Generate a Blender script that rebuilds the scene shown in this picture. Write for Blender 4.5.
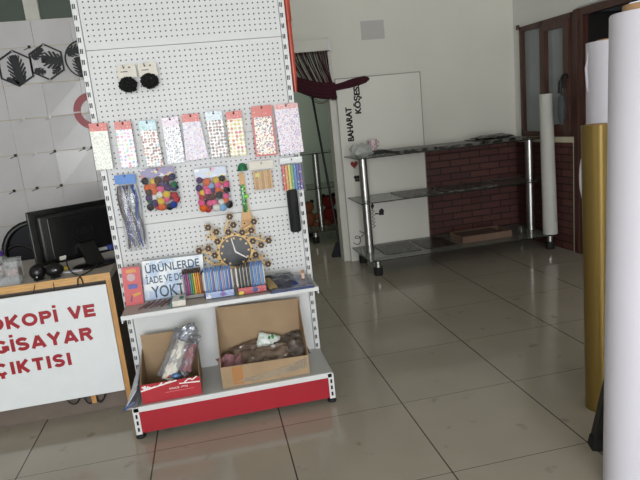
import bpy, bmesh, math, random
from mathutils import Vector, Matrix, noise

for o in list(bpy.data.objects):
    bpy.data.objects.remove(o)
S = bpy.context.scene
COL = S.collection
PI = math.pi
R = math.radians

# ------------------------------------------------------------------ camera
cam_data = bpy.data.cameras.new('camera')
cam = bpy.data.objects.new('camera', cam_data)
COL.objects.link(cam)
cam_data.sensor_width = 36.0
cam_data.lens = 573.989 / 640 * 36.0
cam_data.clip_start = 0.05
YAW, PITCH, ROLL = 0.179, 0.207, -0.101
fw = Vector((math.sin(YAW) * math.cos(PITCH), math.cos(YAW) * math.cos(PITCH), -math.sin(PITCH)))
r0 = Vector((math.cos(YAW), -math.sin(YAW), 0))
u0 = r0.cross(fw)
rt = r0 * math.cos(ROLL) + u0 * math.sin(ROLL)
up = -r0 * math.sin(ROLL) + u0 * math.cos(ROLL)
cam.matrix_world = Matrix(((rt.x, up.x, -fw.x, -0.786), (rt.y, up.y, -fw.y, -2.523), (rt.z, up.z, -fw.z, 1.419), (0, 0, 0, 1)))
S.camera = cam

# ------------------------------------------------------------------ light
S.view_settings.view_transform = 'Standard'
S.view_settings.look = 'None'
S.view_settings.gamma = 1
S.view_settings.use_curve_mapping = False
S.view_settings.exposure = 0.0
world = bpy.data.worlds.new('World')
S.world = world
world.use_nodes = True
bg = world.node_tree.nodes['Background']
bg.inputs[0].default_value = (0.80, 0.90, 1.0, 1)
bg.inputs[1].default_value = 0.9


def area(name, loc, rot, sx, sy, power, color):
    l = bpy.data.lights.new(name, 'AREA')
    l.shape = 'RECTANGLE'
    l.size, l.size_y = sx, sy
    l.energy = power
    l.color = color
    o = bpy.data.objects.new(name, l)
    COL.objects.link(o)
    o.location = loc
    o.rotation_euler = rot
    return o


# daylight coming in through the open shop front behind the camera
area('shopfront_daylight', (-1.3, -6.95, 1.35), (R(90), 0, 0), 4.0, 2.3, 285, (0.97, 0.985, 1.0))
# weak unseen fill light, added to brighten the back room behind the doorway
area('backroom_fill', (0.2, 4.1, 2.7), (0, 0, 0), 0.6, 0.6, 9, (0.95, 1.0, 0.92))


# ------------------------------------------------------------------ materials
def lin(c):
    c = c.lstrip('#')
    v = [int(c[i:i + 2], 16) / 255 for i in (0, 2, 4)]
    return tuple(x / 12.92 if x <= 0.04045 else ((x + 0.055) / 1.055) ** 2.4 for x in v) + (1,)


def newmat(name):
    m = bpy.data.materials.new(name)
    m.use_nodes = True
    nt = m.node_tree
    return m, nt, nt.nodes['Principled BSDF']


def coords(nt, scale=None, kind='Object', rot=None):
    tc = nt.nodes.new('ShaderNodeTexCoord')
    mp = nt.nodes.new('ShaderNodeMapping')
    nt.links.new(tc.outputs[kind], mp.inputs[0])
    if scale:
        mp.inputs['Scale'].default_value = scale
    if rot:
        mp.inputs['Rotation'].default_value = rot
    return mp.outputs[0]


def mat(name, col, rough=0.5, metal=0.0, var=0.06, scale=12.0, bump=0.0, alpha=1.0, coat=0.0, stretch=(1, 1, 1)):
    m, nt, b = newmat(name)
    c = lin(col)
    v = coords(nt, stretch)
    nz = nt.nodes.new('ShaderNodeTexNoise')
    nz.inputs['Scale'].default_value = scale
    nz.inputs['Detail'].default_value = 4
    nt.links.new(v, nz.inputs['Vector'])
    rp = nt.nodes.new('ShaderNodeValToRGB')
    rp.color_ramp.elements[0].position = 0.3
    rp.color_ramp.elements[1].position = 0.7
    rp.color_ramp.elements[0].color = tuple(x * (1 - var) for x in c[:3]) + (1,)
    rp.color_ramp.elements[1].color = tuple(min(1, x * (1 + var)) for x in c[:3]) + (1,)
    nt.links.new(nz.outputs['Fac'], rp.inputs[0])
    nt.links.new(rp.outputs[0], b.inputs['Base Color'])
    b.inputs['Roughness'].default_value = rough
    b.inputs['Metallic'].default_value = metal
    if coat:
        b.inputs['Coat Weight'].default_value = coat
    if alpha < 1:
        b.inputs['Alpha'].default_value = alpha
    if bump:
        bp = nt.nodes.new('ShaderNodeBump')
        bp.inputs['Strength'].default_value = bump
        bp.inputs['Distance'].default_value = 0.01
        nt.links.new(nz.outputs['Fac'], bp.inputs['Height'])
        nt.links.new(bp.outputs[0], b.inputs['Normal'])
    return m


def math_node(nt, op, a, b=None, c=None):
    n = nt.nodes.new('ShaderNodeMath')
    n.operation = op
    for i, x in enumerate((a, b, c)):
        if x is None:
            continue
        if isinstance(x, (int, float)):
            n.inputs[i].default_value = x
        else:
            nt.links.new(x, n.inputs[i])
    return n.outputs[0]


def mixc(nt, fac, a, b):
    n = nt.nodes.new('ShaderNodeMix')
    n.data_type = 'RGBA'
    for sock, x in ((n.inputs[0], fac), (n.inputs[6], a), (n.inputs[7], b)):
        if isinstance(x, (tuple, list)):
            sock.default_value = x
        elif isinstance(x, (int, float)):
            sock.default_value = x
        else:
            nt.links.new(x, sock)
    return n.outputs[2]


def dots(name, base, palette, scale=60, size=0.38, soft=0.75, rough=0.25, aspect=(1, 1, 1), rnd=0.7, second=None):
    """printed stickers: small scattered coloured spots on a pale sheet"""
    m, nt, b = newmat(name)
    v = coords(nt, (aspect[0], 0.0, aspect[2]))
    vo = nt.nodes.new('ShaderNodeTexVoronoi')
    vo.inputs['Scale'].default_value = scale
    vo.inputs['Randomness'].default_value = rnd
    nt.links.new(v, vo.inputs['Vector'])
    sp = nt.nodes.new('ShaderNodeSeparateColor')
    nt.links.new(vo.outputs['Color'], sp.inputs[0])
    rp = nt.nodes.new('ShaderNodeValToRGB')
    rp.color_ramp.interpolation = 'CONSTANT'
    els = rp.color_ramp.elements
    while len(els) < len(palette):
        els.new(0.5)
    for i, c in enumerate(palette):
        els[i].position = i / len(palette)
        els[i].color = lin(c)
    nt.links.new(sp.outputs[0], rp.inputs[0])
    nz = nt.nodes.new('ShaderNodeTexNoise')
    nz.inputs['Scale'].default_value = scale * 3
    nt.links.new(v, nz.inputs['Vector'])
    d = math_node(nt, 'ADD', vo.outputs['Distance'], math_node(nt, 'MULTIPLY', math_node(nt, 'SUBTRACT', nz.outputs['Fac'], 0.5), soft))
    mask = math_node(nt, 'LESS_THAN', d, size)
    nt.links.new(mixc(nt, mask, lin(base), rp.outputs[0]), b.inputs['Base Color'])
    b.inputs['Roughness'].default_value = rough
    return m


M = {}
M['white_metal'] = mat('white painted metal', '#d8dada', 0.35, var=0.02)
M['shelf_grey'] = mat('grey shelf top', '#b3aea8', 0.45, var=0.05, scale=6)
M['base_grey'] = mat('grey base deck', '#b9b9b6', 0.4, var=0.05, scale=5)
M['red_metal'] = mat('red painted metal', '#a31a2a', 0.35, var=0.05, scale=8)
M['red_tube'] = mat('red tube', '#b5442f', 0.3, var=0.15, scale=20)
M['black_rubber'] = mat('black rubber', '#161616', 0.7)
M['slot_dark'] = mat('shaded slot steel', '#2f3033', 0.6)
M['black_plastic'] = mat('black plastic', '#0c0c0e', 0.4)
M['black_gloss'] = mat('black gloss plastic', '#09090b', 0.3)
M['dark_logo'] = mat('dark grey logo', '#101013', 0.35)
M['black_pom'] = mat('black yarn', '#050507', 0.95, bump=0.6, scale=150)
M['card'] = mat('beige backing card', '#e0dbd0', 0.7)
M['chrome'] = mat('chrome', '#b9b9b6', 0.33, 1.0, var=0.04, stretch=(40, 40, 1))
M['steel'] = mat('steel wire', '#aaaaaa', 0.3, 1.0)
M['wall'] = mat('painted plaster', '#dddbd1', 0.75, var=0.025, scale=2.2)
M['wall_light'] = mat('painted plaster light', '#d8d9d4', 0.75, var=0.02, scale=2.0)
M['greenwall'] = mat('pale green plaster', '#b5c0b2', 0.8, var=0.04, scale=1.5)
M['ceiling'] = mat('ceiling white', '#dcdad4', 0.8, var=0.02)
M['panel'] = mat('glossy grey wall panel', '#d8d6d7', 0.22, var=0.05, scale=3.0)
M['seam'] = mat('seam backing', '#a9a6a2', 0.6)
M['clip'] = mat('dark clip', '#2c2c30', 0.3, 0.6)
M['clip_w'] = mat('pale clip', '#cfcfd2', 0.3, 0.3)
M['greenpane'] = mat('dusty dark green glass', '#59645b', 0.25, var=0.06, scale=3)
M['trimwhite'] = mat('white trim paint', '#d6d4ca', 0.5, var=0.05, scale=6)
M['brown_wood'] = mat('dark brown wood', '#4b2e26', 0.38, var=0.3, scale=9, stretch=(6, 6, 0.6))
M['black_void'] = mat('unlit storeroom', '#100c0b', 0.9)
M['pane'] = mat('window pane', '#949a9b', 0.12, var=0.08, scale=2, alpha=0.9)
M['lace'] = mat('lace curtain', '#c9c9c7', 0.8, var=0.3, scale=60)
M['cream'] = mat('cream stone sill', '#c4bda4', 0.5, var=0.08, scale=10)
M['oak'] = mat('oak veneer', '#c79a5e', 0.45, var=0.18, scale=14, stretch=(1, 8, 8))
M['oak_v'] = mat('oak veneer upright', '#bd8c50', 0.45, var=0.18, scale=14, stretch=(8, 8, 1))
M['desk_grey'] = mat('grey desk top laminate', '#b4aca2', 0.4, var=0.08, scale=7)
M['desk_dark'] = mat('dark brown side laminate', '#33251f', 0.5, var=0.2, scale=10, stretch=(5, 5, 1))
M['plinth'] = mat('grey brown plinth', '#6b5f56', 0.55, var=0.08)
M['signwhite'] = mat('white sign board', '#dfe3e5', 0.4, var=0.02)
M['lettering_red'] = mat('red lettering', '#9c1322', 0.45)
M['mesh_black'] = mat('black chair mesh', '#26262b', 0.8, bump=0.4, scale=220)
M['cardboard'] = mat('cardboard', '#a38a6c', 0.8, var=0.1, scale=7, bump=0.06)
M['cardboard_in'] = mat('cardboard inside', '#9a8062', 0.8, var=0.1, scale=7)
M['tape'] = mat('glossy clear tape', '#d9cdb9', 0.1, var=0.3, scale=60, bump=0.6, alpha=0.3)
M['brown_tape'] = mat('brown tape', '#a87646', 0.25)
M['redcarton'] = mat('red printed carton', '#ac2430', 0.4, var=0.05)
M['white_ink'] = mat('white ink', '#ece8e6', 0.5)
M['pink_ink'] = mat('faint pink ink', '#d06a72', 0.5)
M['foil'] = mat('silver film', '#b8bcc4', 0.22, 0.55, var=0.2, scale=25, bump=0.7)
M['pack_white'] = mat('white packet', '#d8d3c9', 0.35, var=0.12, scale=30, bump=0.4)
M['pack_pink'] = mat('dusty pink packet', '#a0767c', 0.35, var=0.25, scale=25, bump=0.4)
M['pack_brown'] = mat('brown film packet', '#6f5f52', 0.18, var=0.3, scale=22, bump=0.6)
M['pack_grey'] = mat('grey brown film packet', '#625852', 0.16, var=0.35, scale=26, bump=0.6)
M['pack_blue'] = mat('blue foil', '#5d7fa8', 0.25, 0.3, var=0.3, scale=40)
M['pack_green'] = dots('silver green foil', '#d9e2dc', ['#4f9a5a', '#e8f0ec', '#2f6f49', '#c7d8d0'], 40, 0.45, 0.2)
M['sleeve'] = mat('translucent grey plastic', '#c6c9d2', 0.2, var=0.15, scale=14, alpha=0.75)
M['blue_edge'] = mat('blue plastic edge', '#33518a', 0.3)
M['film'] = mat('clear film', '#dfe3e8', 0.08, var=0.0, alpha=0.07, bump=0.5, scale=30)
M['film_silver'] = mat('silvery clear film', '#d5d9e0', 0.1, 0.3, var=0.2, scale=30, alpha=0.2, bump=0.8)
M['clear'] = mat('clear plastic', '#dfe4e6', 0.08, var=0.0, alpha=0.16)
M['gold'] = mat('gold film', '#8a733c', 0.36, 0.6, var=0.05, stretch=(30, 30, 0.4))
M['paper'] = mat('white vinyl', '#d2d0d9', 0.5, var=0.015, scale=3)
M['paper_grey'] = mat('off white paper', '#c6c5bf', 0.6, var=0.03)
M['core'] = mat('cardboard core', '#b08a63', 0.8)
M['maroon'] = mat('maroon yarn', '#3b0719', 0.85, var=0.35, scale=60, bump=0.5)
M['marker'] = mat('black marker ink', '#141414', 0.6)
M['redheart'] = mat('red sticker', '#8e1d1e', 0.5)
M['glass'] = mat('smoked shelf glass', '#858b82', 0.06, var=0.05, scale=4, alpha=0.55)
M['glass_edge'] = mat('dark glass edge', '#20241f', 0.15)
M['whiteboard'] = mat('white foam board', '#e0ded5', 0.5, var=0.02, scale=2)
M['wallpaper_sheet'] = mat('grey paper sheet', '#bcbab6', 0.6, var=0.02)
M['clockwood'] = mat('pale plywood', '#e4c188', 0.6, var=0.12, scale=30)
M['clockface'] = mat('dark clock face', '#2f3136', 0.35, var=0.1, scale=8)
M['flower'] = mat('dark walnut petals', '#2f1c14', 0.5)
M['spoonwood'] = mat('beech wood', '#cfa676', 0.6, var=0.12, scale=20, stretch=(6, 6, 1))
M['greencap'] = mat('green cap', '#1f6b45', 0.4, var=0.3, scale=40)
M['greenband'] = dots('green band', '#3d8a55', ['#0f3f24', '#1b1b1b', '#8fe35c', '#216b3a'], 90, 0.45)
M['blacktube'] = mat('black fabric', '#101013', 0.75, var=0.15)
M['artblack'] = mat('black painted wood', '#1d1e22', 0.55)
M['ringred'] = mat('red acrylic', '#a3202d', 0.3)
M['purple'] = mat('purple lid', '#5b3a96', 0.4)
M['yellow'] = mat('yellow sponge', '#c8b04a', 0.8, bump=0.3, scale=60)
M['usb_blue'] = mat('blue connector', '#31418f', 0.4)
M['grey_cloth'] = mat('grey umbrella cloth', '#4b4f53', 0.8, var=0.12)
M['plush'] = mat('brown plush', '#7d4a2d', 0.95, bump=0.8, scale=120)
M['plush_red'] = mat('red plush', '#7c2020', 0.95, bump=0.8, scale=120)
M['broom'] = mat('broom bristles', '#23262d', 0.9, bump=0.5, scale=100)
M['pinkcup'] = dots('pink print', '#d9c6c9', ['#c98a94', '#b76a78', '#e8d8da'], 60, 0.4)
M['lipbalm'] = mat('pale pink tube', '#e3c3b2', 0.4)
M['darkpouch'] = dots('dark picture pouch', '#2d2e3a', ['#27356e', '#8f7a4e', '#3a3c48', '#6a6f84'], 14, 0.6, 0.15)
M['bluefolder'] = mat('dark blue folder', '#33406e', 0.2, var=0.35, scale=9)
M['teal'] = mat('teal print', '#2f6f6a', 0.5)

# peg board: square grid of round holes, 25.4 mm apart
PX, PZ = -0.808, 0.985


def pegmat(name, panel):
    m, nt, b = newmat(name)
    tc = nt.nodes.new('ShaderNodeTexCoord')
    sx = nt.nodes.new('ShaderNodeSeparateXYZ')
    nt.links.new(tc.outputs['Object'], sx.inputs[0])
    p = 0.0254

    def cell(s):
        return math_node(nt, 'MULTIPLY', math_node(nt, 'SUBTRACT', math_node(nt, 'FRACT', math_node(nt, 'ADD', math_node(nt, 'DIVIDE', s, p), 100.0)), 0.5), p)
    a, c = cell(sx.outputs[0]), cell(sx.outputs[2])
    d = math_node(nt, 'SQRT', math_node(nt, 'ADD', math_node(nt, 'MULTIPLY', a, a), math_node(nt, 'MULTIPLY', c, c)))
    hole = math_node(nt, 'LESS_THAN', d, 0.0040)
    # no holes on the margins of a panel
    w, h = panel
    inx = math_node(nt, 'LESS_THAN', math_node(nt, 'ABSOLUTE', sx.outputs[0]), w / 2 - 0.016)
    inz = math_node(nt, 'LESS_THAN', math_node(nt, 'ABSOLUTE', math_node(nt, 'SUBTRACT', sx.outputs[2], h / 2)), h / 2 - 0.022)
    hole = math_node(nt, 'MULTIPLY', hole, math_node(nt, 'MULTIPLY', inx, inz))
    nz = nt.nodes.new('ShaderNodeTexNoise')
    nz.inputs['Scale'].default_value = 3
    nt.links.new(tc.outputs['Object'], nz.inputs[0])
    base = mixc(nt, nz.outputs['Fac'], lin('#cfd0d0'), lin('#d8dadb'))
    nt.links.new(mixc(nt, hole, base, lin('#3a3a3c')), b.inputs['Base Color'])
    b.inputs['Roughness'].default_value = 0.42
    return m


def brickmat(name, axis):
    m, nt, b = newmat(name)
    tc = nt.nodes.new('ShaderNodeTexCoord')
    sx = nt.nodes.new('ShaderNodeSeparateXYZ')
    nt.links.new(tc.outputs['Object'], sx.inputs[0])
    cb = nt.nodes.new('ShaderNodeCombineXYZ')
    nt.links.new(sx.outputs[axis], cb.inputs[0])
    nt.links.new(sx.outputs[2], cb.inputs[1])
    br = nt.nodes.new('ShaderNodeTexBrick')
    br.inputs['Scale'].default_value = 1
    br.inputs['Brick Width'].default_value = 0.215
    br.inputs['Row Height'].default_value = 0.068
    br.inputs['Mortar Size'].default_value = 0.006
    br.inputs['Mortar Smooth'].default_value = 0.3
    br.inputs['Bias'].default_value = 0.0
    br.inputs['Color1'].default_value = lin('#5c3630')
    br.inputs['Color2'].default_value = lin('#4d2c29')
    br.inputs['Mortar'].default_value = lin('#1c1110')
    nt.links.new(cb.outputs[0], br.inputs['Vector'])
    nt.links.new(br.outputs['Color'], b.inputs['Base Color'])
    b.inputs['Roughness'].default_value = 0.6
    bp = nt.nodes.new('ShaderNodeBump')
    bp.inputs['Strength'].default_value = 0.6
    bp.inputs['Distance'].default_value = 0.006
    bp.invert = True
    nt.links.new(br.outputs['Fac'], bp.inputs['Height'])
    nt.links.new(bp.outputs[0], b.inputs['Normal'])
    return m


def floormat():
    m, nt, b = newmat('polished porcelain floor tiles')
    v = coords(nt)
    sx = nt.nodes.new('ShaderNodeSeparateXYZ')
    nt.links.new(v, sx.inputs[0])

    def edge(s, half):
        f = math_node(nt, 'FRACT', math_node(nt, 'ADD', math_node(nt, 'DIVIDE', s, 0.6), 100.5))
        return math_node(nt, 'LESS_THAN', math_node(nt, 'ABSOLUTE', math_node(nt, 'SUBTRACT', f, 0.5)), half / 0.6)
    jx, jy = edge(sx.outputs[0], 0.0032), edge(sx.outputs[1], 0.0021)
    nz = nt.nodes.new('ShaderNodeTexNoise')
    nz.inputs['Scale'].default_value = 3.5
    nz.inputs['Detail'].default_value = 8
    nt.links.new(v, nz.inputs['Vector'])
    base = mixc(nt, nz.outputs['Fac'], lin('#999183'), lin('#a9a193'))
    # scattered grey scuffs
    n2 = nt.nodes.new('ShaderNodeTexNoise')
    n2.inputs['Scale'].default_value = 9
    n2.inputs['Detail'].default_value = 2
    nt.links.new(v, n2.inputs['Vector'])
    st = nt.nodes.new('ShaderNodeMapRange')
    st.inputs[1].default_value = 0.66
    st.inputs[2].default_value = 0.74
    nt.links.new(n2.outputs['Fac'], st.inputs[0])
    base = mixc(nt, math_node(nt, 'MULTIPLY', st.outputs[0], 0.35), base, lin('#5c5248'))
    base = mixc(nt, math_node(nt, 'MULTIPLY', jx, 0.9), base, lin('#2b231d'))
    base = mixc(nt, math_node(nt, 'MULTIPLY', jy, 0.75), base, lin('#3a3028'))
    nt.links.new(base, b.inputs['Base Color'])
    b.inputs['Roughness'].default_value = 0.12
    b.inputs['IOR'].default_value = 1.5
    return m


# ------------------------------------------------------------------ mesh builder
BASE = {}


class MB:
    def __init__(self):
        self.bm = bmesh.new()

    def _add(self, verts, faces):
        vs = [self.bm.verts.new(v) for v in verts]
        out = []
        for f in faces:
            try:
                out.append(self.bm.faces.new([vs[i] for i in f]))
            except ValueError:
                pass
        return vs

    def box(self, x0, x1, y0, y1, z0, z1):
        v = [(x, y, z) for x in (x0, x1) for y in (y0, y1) for z in (z0, z1)]
        self._add(v, [(0, 1, 3, 2), (4, 6, 7, 5), (0, 4, 5, 1), (2, 3, 7, 6), (0, 2, 6, 4), (1, 5, 7, 3)])
        return self

    def bbox(self, x0, x1, y0, y1, z0, z1, r=0.004, seg=2):
        t = bmesh.new()
        bmesh.ops.create_cube(t, size=1)
        for v in t.verts:
            v.co = Vector(((x0 + x1) / 2 + v.co.x * (x1 - x0), (y0 + y1) / 2 + v.co.y * (y1 - y0), (z0 + z1) / 2 + v.co.z * (z1 - z0)))
        bmesh.ops.bevel(t, geom=t.edges[:], offset=r, segments=seg, affect='EDGES', profile=0.5)
        self.merge(t)
        return self

    def merge(self, t, M4=None):
        if M4 is not None:
            bmesh.ops.transform(t, matrix=M4, verts=t.verts)
        me = bpy.data.meshes.new('tmp')
        t.to_mesh(me)
        t.free()
        self.bm.from_mesh(me)
        bpy.data.meshes.remove(me)

    def prism(self, pts, y0, y1):
        """closed outline in X,Z, thickness along Y"""
        n = len(pts)
        v = [(p[0], y0, p[1]) for p in pts] + [(p[0], y1, p[1]) for p in pts]
        f = [tuple(range(n)), tuple(range(2 * n - 1, n - 1, -1))] + [(i, i + n, (i + 1) % n + n, (i + 1) % n) for i in range(n)]
        self._add(v, f)
        return self

    def prism_x(self, pts, x0, x1):
        n = len(pts)
        v = [(x0, p[0], p[1]) for p in pts] + [(x1, p[0], p[1]) for p in pts]
        f = [tuple(range(n)), tuple(range(2 * n - 1, n - 1, -1))] + [(i, i + n, (i + 1) % n + n, (i + 1) % n) for i in range(n)]
        self._add(v, f)
        return self

    def prism_z(self, pts, z0, z1):
        n = len(pts)
        v = [(p[0], p[1], z0) for p in pts] + [(p[0], p[1], z1) for p in pts]
        f = [tuple(range(n)), tuple(range(2 * n - 1, n - 1, -1))] + [(i, i + n, (i + 1) % n + n, (i + 1) % n) for i in range(n)]
        self._add(v, f)
        return self

    def hexa(self, lo, hi):
        """eight corners: four low, four high"""
        self._add(list(lo) + list(hi), [(3, 2, 1, 0), (4, 5, 6, 7)] + [(i, (i + 1) % 4, (i + 1) % 4 + 4, i + 4) for i in range(4)])
        return self

    def tube(self, pts, r, seg=8, cap=True):
        pts = [Vector(p) for p in pts]
        rs = r if isinstance(r, (list, tuple)) else [r] * len(pts)
        prev = None
        rings = []
        for i, p in enumerate(pts):
            d = (pts[min(i + 1, len(pts) - 1)] - pts[max(i - 1, 0)]).normalized()
            if prev is None:
                a = d.orthogonal().normalized()
            else:
                a = (prev - d * prev.dot(d))
                a = a.normalized() if a.length > 1e-6 else d.orthogonal().normalized()
            prev = a
            b = d.cross(a)
            rings.append([self.bm.verts.new(p + (a * math.cos(2 * PI * k / seg) + b * math.sin(2 * PI * k / seg)) * rs[i]) for k in range(seg)])
        for A, B in zip(rings, rings[1:]):
            for k in range(seg):
                self.bm.faces.new((A[k], A[(k + 1) % seg], B[(k + 1) % seg], B[k]))
        if cap:
            self.bm.faces.new(rings[0][::-1])
            self.bm.faces.new(rings[-1])
        return self

    def lathe(self, prof, cx, cy, seg=24, z=0.0):
        """profile of (radius, height) turned about a vertical axis"""
        rings = []
        for r, h in prof:
            if r < 1e-6:
                rings.append([self.bm.verts.new((cx, cy, z + h))])
            else:
                rings.append([self.bm.verts.new((cx + r * math.cos(2 * PI * k / seg), cy + r * math.sin(2 * PI * k / seg), z + h)) for k in range(seg)])
        for A, B in zip(rings, rings[1:]):
            for k in range(seg):
                k2 = (k + 1) % seg
                if len(A) == 1 and len(B) == 1:
                    continue
                if len(A) == 1:
                    self.bm.faces.new((A[0], B[k2], B[k]))
                elif len(B) == 1:
                    self.bm.faces.new((A[k], A[k2], B[0]))
                else:
                    self.bm.faces.new((A[k], A[k2], B[k2], B[k]))
        return self

    def ball(self, c, r, sub=2, s=(1, 1, 1), rough=0.0, freq=6.0, seed=0):
        t = bmesh.new()
        bmesh.ops.create_icosphere(t, subdivisions=sub, radius=1)
        for v in t.verts:
            k = 1 + (noise.noise(v.co * freq + Vector((seed, seed * 1.7, 0))) * rough if rough else 0)
            v.co = Vector((c[0] + v.co.x * r * s[0] * k, c[1] + v.co.y * r * s[1] * k, c[2] + v.co.z * r * s[2] * k))
        self.merge(t)
        return self

    def pillow(self, c, w, h, d, rot=(0, 0, 0), rough=0.25, seed=0, n=14):
        """a crumpled packet: flat sealed ends, puffed middle"""
        t = bmesh.new()
        top, bot = [], []
        for i in range(n + 1):
            for j in range(n + 1):
                u, v = i / n * 2 - 1, j / n * 2 - 1
                puff = max(0, (1 - u ** 4) * (1 - v ** 4)) ** 0.6
                k = noise.noise(Vector((u * 2.2 + seed * 3.1, v * 2.2, seed))) * rough + noise.noise(Vector((u * 6 + seed, v * 6, seed * 2))) * rough * 0.5
                ex = 1 + 0.06 * noise.noise(Vector((v * 4, seed, 1)))
                ez = 1 + 0.06 * noise.noise(Vector((u * 4, seed, 2)))
                top.append(t.verts.new((u * w / 2 * ex, -d / 2 * puff + k * d, v * h / 2 * ez)))
                bot.append(t.verts.new((u * w / 2 * ex, d / 2 * puff + 0.001 + k * d, v * h / 2 * ez)))
        for i in range(n):
            for j in range(n):
                a, b_, c_, d_ = i * (n + 1) + j, (i + 1) * (n + 1) + j, (i + 1) * (n + 1) + j + 1, i * (n + 1) + j + 1
                t.faces.new((top[a], top[b_], top[c_], top[d_]))
                t.faces.new((bot[d_], bot[c_], bot[b_], bot[a]))
        from mathutils import Euler
        self.merge(t, Matrix.Translation(c) @ Euler(rot).to_matrix().to_4x4())
        return self

    def build(self, name, m, parent=None, smooth=False, origin=None, local=False):
        bmesh.ops.recalc_face_normals(self.bm, faces=self.bm.faces[:])
        me = bpy.data.meshes.new(name)
        if parent is not None:
            off = Vector((0, 0, 0)) if local else BASE[parent.name]
        elif origin is not None:
            off = Vector(origin)
        elif local:
            off = Vector((0, 0, 0))
        else:
            xs = [v.co for v in self.bm.verts]
            off = Vector(((min(c.x for c in xs) + max(c.x for c in xs)) / 2, (min(c.y for c in xs) + max(c.y for c in xs)) / 2, min(c.z for c in xs)))
        if off.length:
            bmesh.ops.translate(self.bm, verts=self.bm.verts[:], vec=-off)
        if smooth:
            for f in self.bm.faces:
                f.smooth = True
        self.bm.to_mesh(me)
        self.bm.free()
        if smooth:
            try:
                me.set_sharp_from_angle(angle=R(40))
            except Exception:
                pass
        me.materials.append(m)
        o = bpy.data.objects.new(name, me)
        COL.objects.link(o)
        if parent is not None:
            o.parent = parent
            BASE[o.name] = Vector((0, 0, 0)) if local else BASE[parent.name].copy()
        else:
            o.location = off
            BASE[o.name] = off.copy()
        return o


def thing(name, label, cat, loc, group=None, rot=(0, 0, 0)):
    o = bpy.data.objects.new(name, None)
    o.empty_display_size = 0.05
    COL.objects.link(o)
    o.location = loc
    o.rotation_euler = rot
    BASE[o.name] = Vector(loc)
    return tag(o, label, cat, group)


def tag(o, label, cat, group=None):
    o['label'] = label
    o['category'] = cat
    if group:
        o['group'] = group
    return o


def struct(o):
    o['kind'] = 'structure'
    return o


def text_mb(s, m, name, parent, x0, x1, z0, z1, y, bold=0.0, depth=0.0015, rot=None, smear=0.0, local=False):
    """writing set upright in an X,Z plane facing -Y, fitted to a box"""
    cu = bpy.data.curves.new('t', 'FONT')
    cu.body = s
    cu.size = 1
    cu.offset = bold
    cu.extrude = 0.0
    ob = bpy.data.objects.new('t', cu)
    COL.objects.link(ob)
    dg = bpy.context.evaluated_depsgraph_get()
    me = bpy.data.meshes.new_from_object(ob.evaluated_get(dg))
    bpy.data.objects.remove(ob)
    bpy.data.curves.remove(cu)
    xs = [v.co.x for v in me.vertices]
    ys = [v.co.y for v in me.vertices]
    a0, a1, b0, b1 = min(xs), max(xs), min(ys), max(ys)
    mb = MB()
    mb.bm.from_mesh(me)
    if smear:                # heavier strokes
        for k_, dx in enumerate((-smear, smear)):
            k0 = len(mb.bm.verts)
            mb.bm.from_mesh(me)
            mb.bm.verts.ensure_lookup_table()
            for v in mb.bm.verts[k0:]:
                v.co.x += dx
                v.co.z -= 0.00025 * (k_ + 1)
        a0, a1 = a0 - smear, a1 + smear
    bpy.data.meshes.remove(me)
    for v in mb.bm.verts:
        u, w = (v.co.x - a0) / (a1 - a0), (v.co.y - b0) / (b1 - b0)
        if rot == 'up':          # reads upward
            v.co = Vector((x1 - w * (x1 - x0), y + v.co.z, z0 + u * (z1 - z0)))
        else:
            v.co = Vector((x0 + u * (x1 - x0), y + v.co.z, z0 + w * (z1 - z0)))
    g = bmesh.ops.extrude_face_region(mb.bm, geom=mb.bm.faces[:])
    for v in g['geom']:
        if isinstance(v, bmesh.types.BMVert):
            v.co.y += depth
    return mb.build(name, m, parent, local=local)


def copy_tree(o, parent=None):
    c = o.copy()
    COL.objects.link(c)
    if parent is not None:
        c.parent = parent
    for ch in [q for q in bpy.data.objects if q.parent == o]:
        copy_tree(ch, c)
    return c


def bez(p0, p1, p2, p3, n=10):
    p0, p1, p2, p3 = map(Vector, (p0, p1, p2, p3))
    return [p0 * (1 - t) ** 3 + p1 * 3 * t * (1 - t) ** 2 + p2 * 3 * t * t * (1 - t) + p3 * t ** 3 for t in [i / n for i in range(n + 1)]]


def circ(cx, cz, r, n=24, a0=0, a1=2 * PI, close=False):
    k = n + 1 if close else n
    return [(cx + r * math.cos(a0 + (a1 - a0) * i / n), cz + r * math.sin(a0 + (a1 - a0) * i / n)) for i in range(k)]


# ================================================================== SETTING
WX, WY = 2.357, 2.96      # right wall face, back wall face
struct(MB().box(-3.3, 3.7, -7.0, 5.4, -0.06, 0.0).build('floor', floormat(), origin=(0, 0, 0)))
struct(MB().box(-3.4, 3.6, -7.0, 5.4, 3.0, 3.08).build('ceiling', M['ceiling']))
struct(MB().box(-3.4, -3.3, -7.0, 5.4, 0, 3.0).build('wall_left', M['wall_light']))

# back wall with doorway (X -0.60..0.40, up to 2.03) and a high window on the left
DX0, DX1, DZ = -0.60, 0.442, 2.03
w = MB()
w.box(-3.3, DX0, WY, WY + 0.12, 0, 2.47)
w.box(-1.2, DX0, WY, WY + 0.12, 2.47, 3.0)
w.box(DX0, DX1, WY, WY + 0.12, DZ, 3.0)
w.box(DX1, WX + 0.163, WY, WY + 0.12, 0, 3.0)
back = struct(w.build('wall_back', M['wall']))
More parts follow.
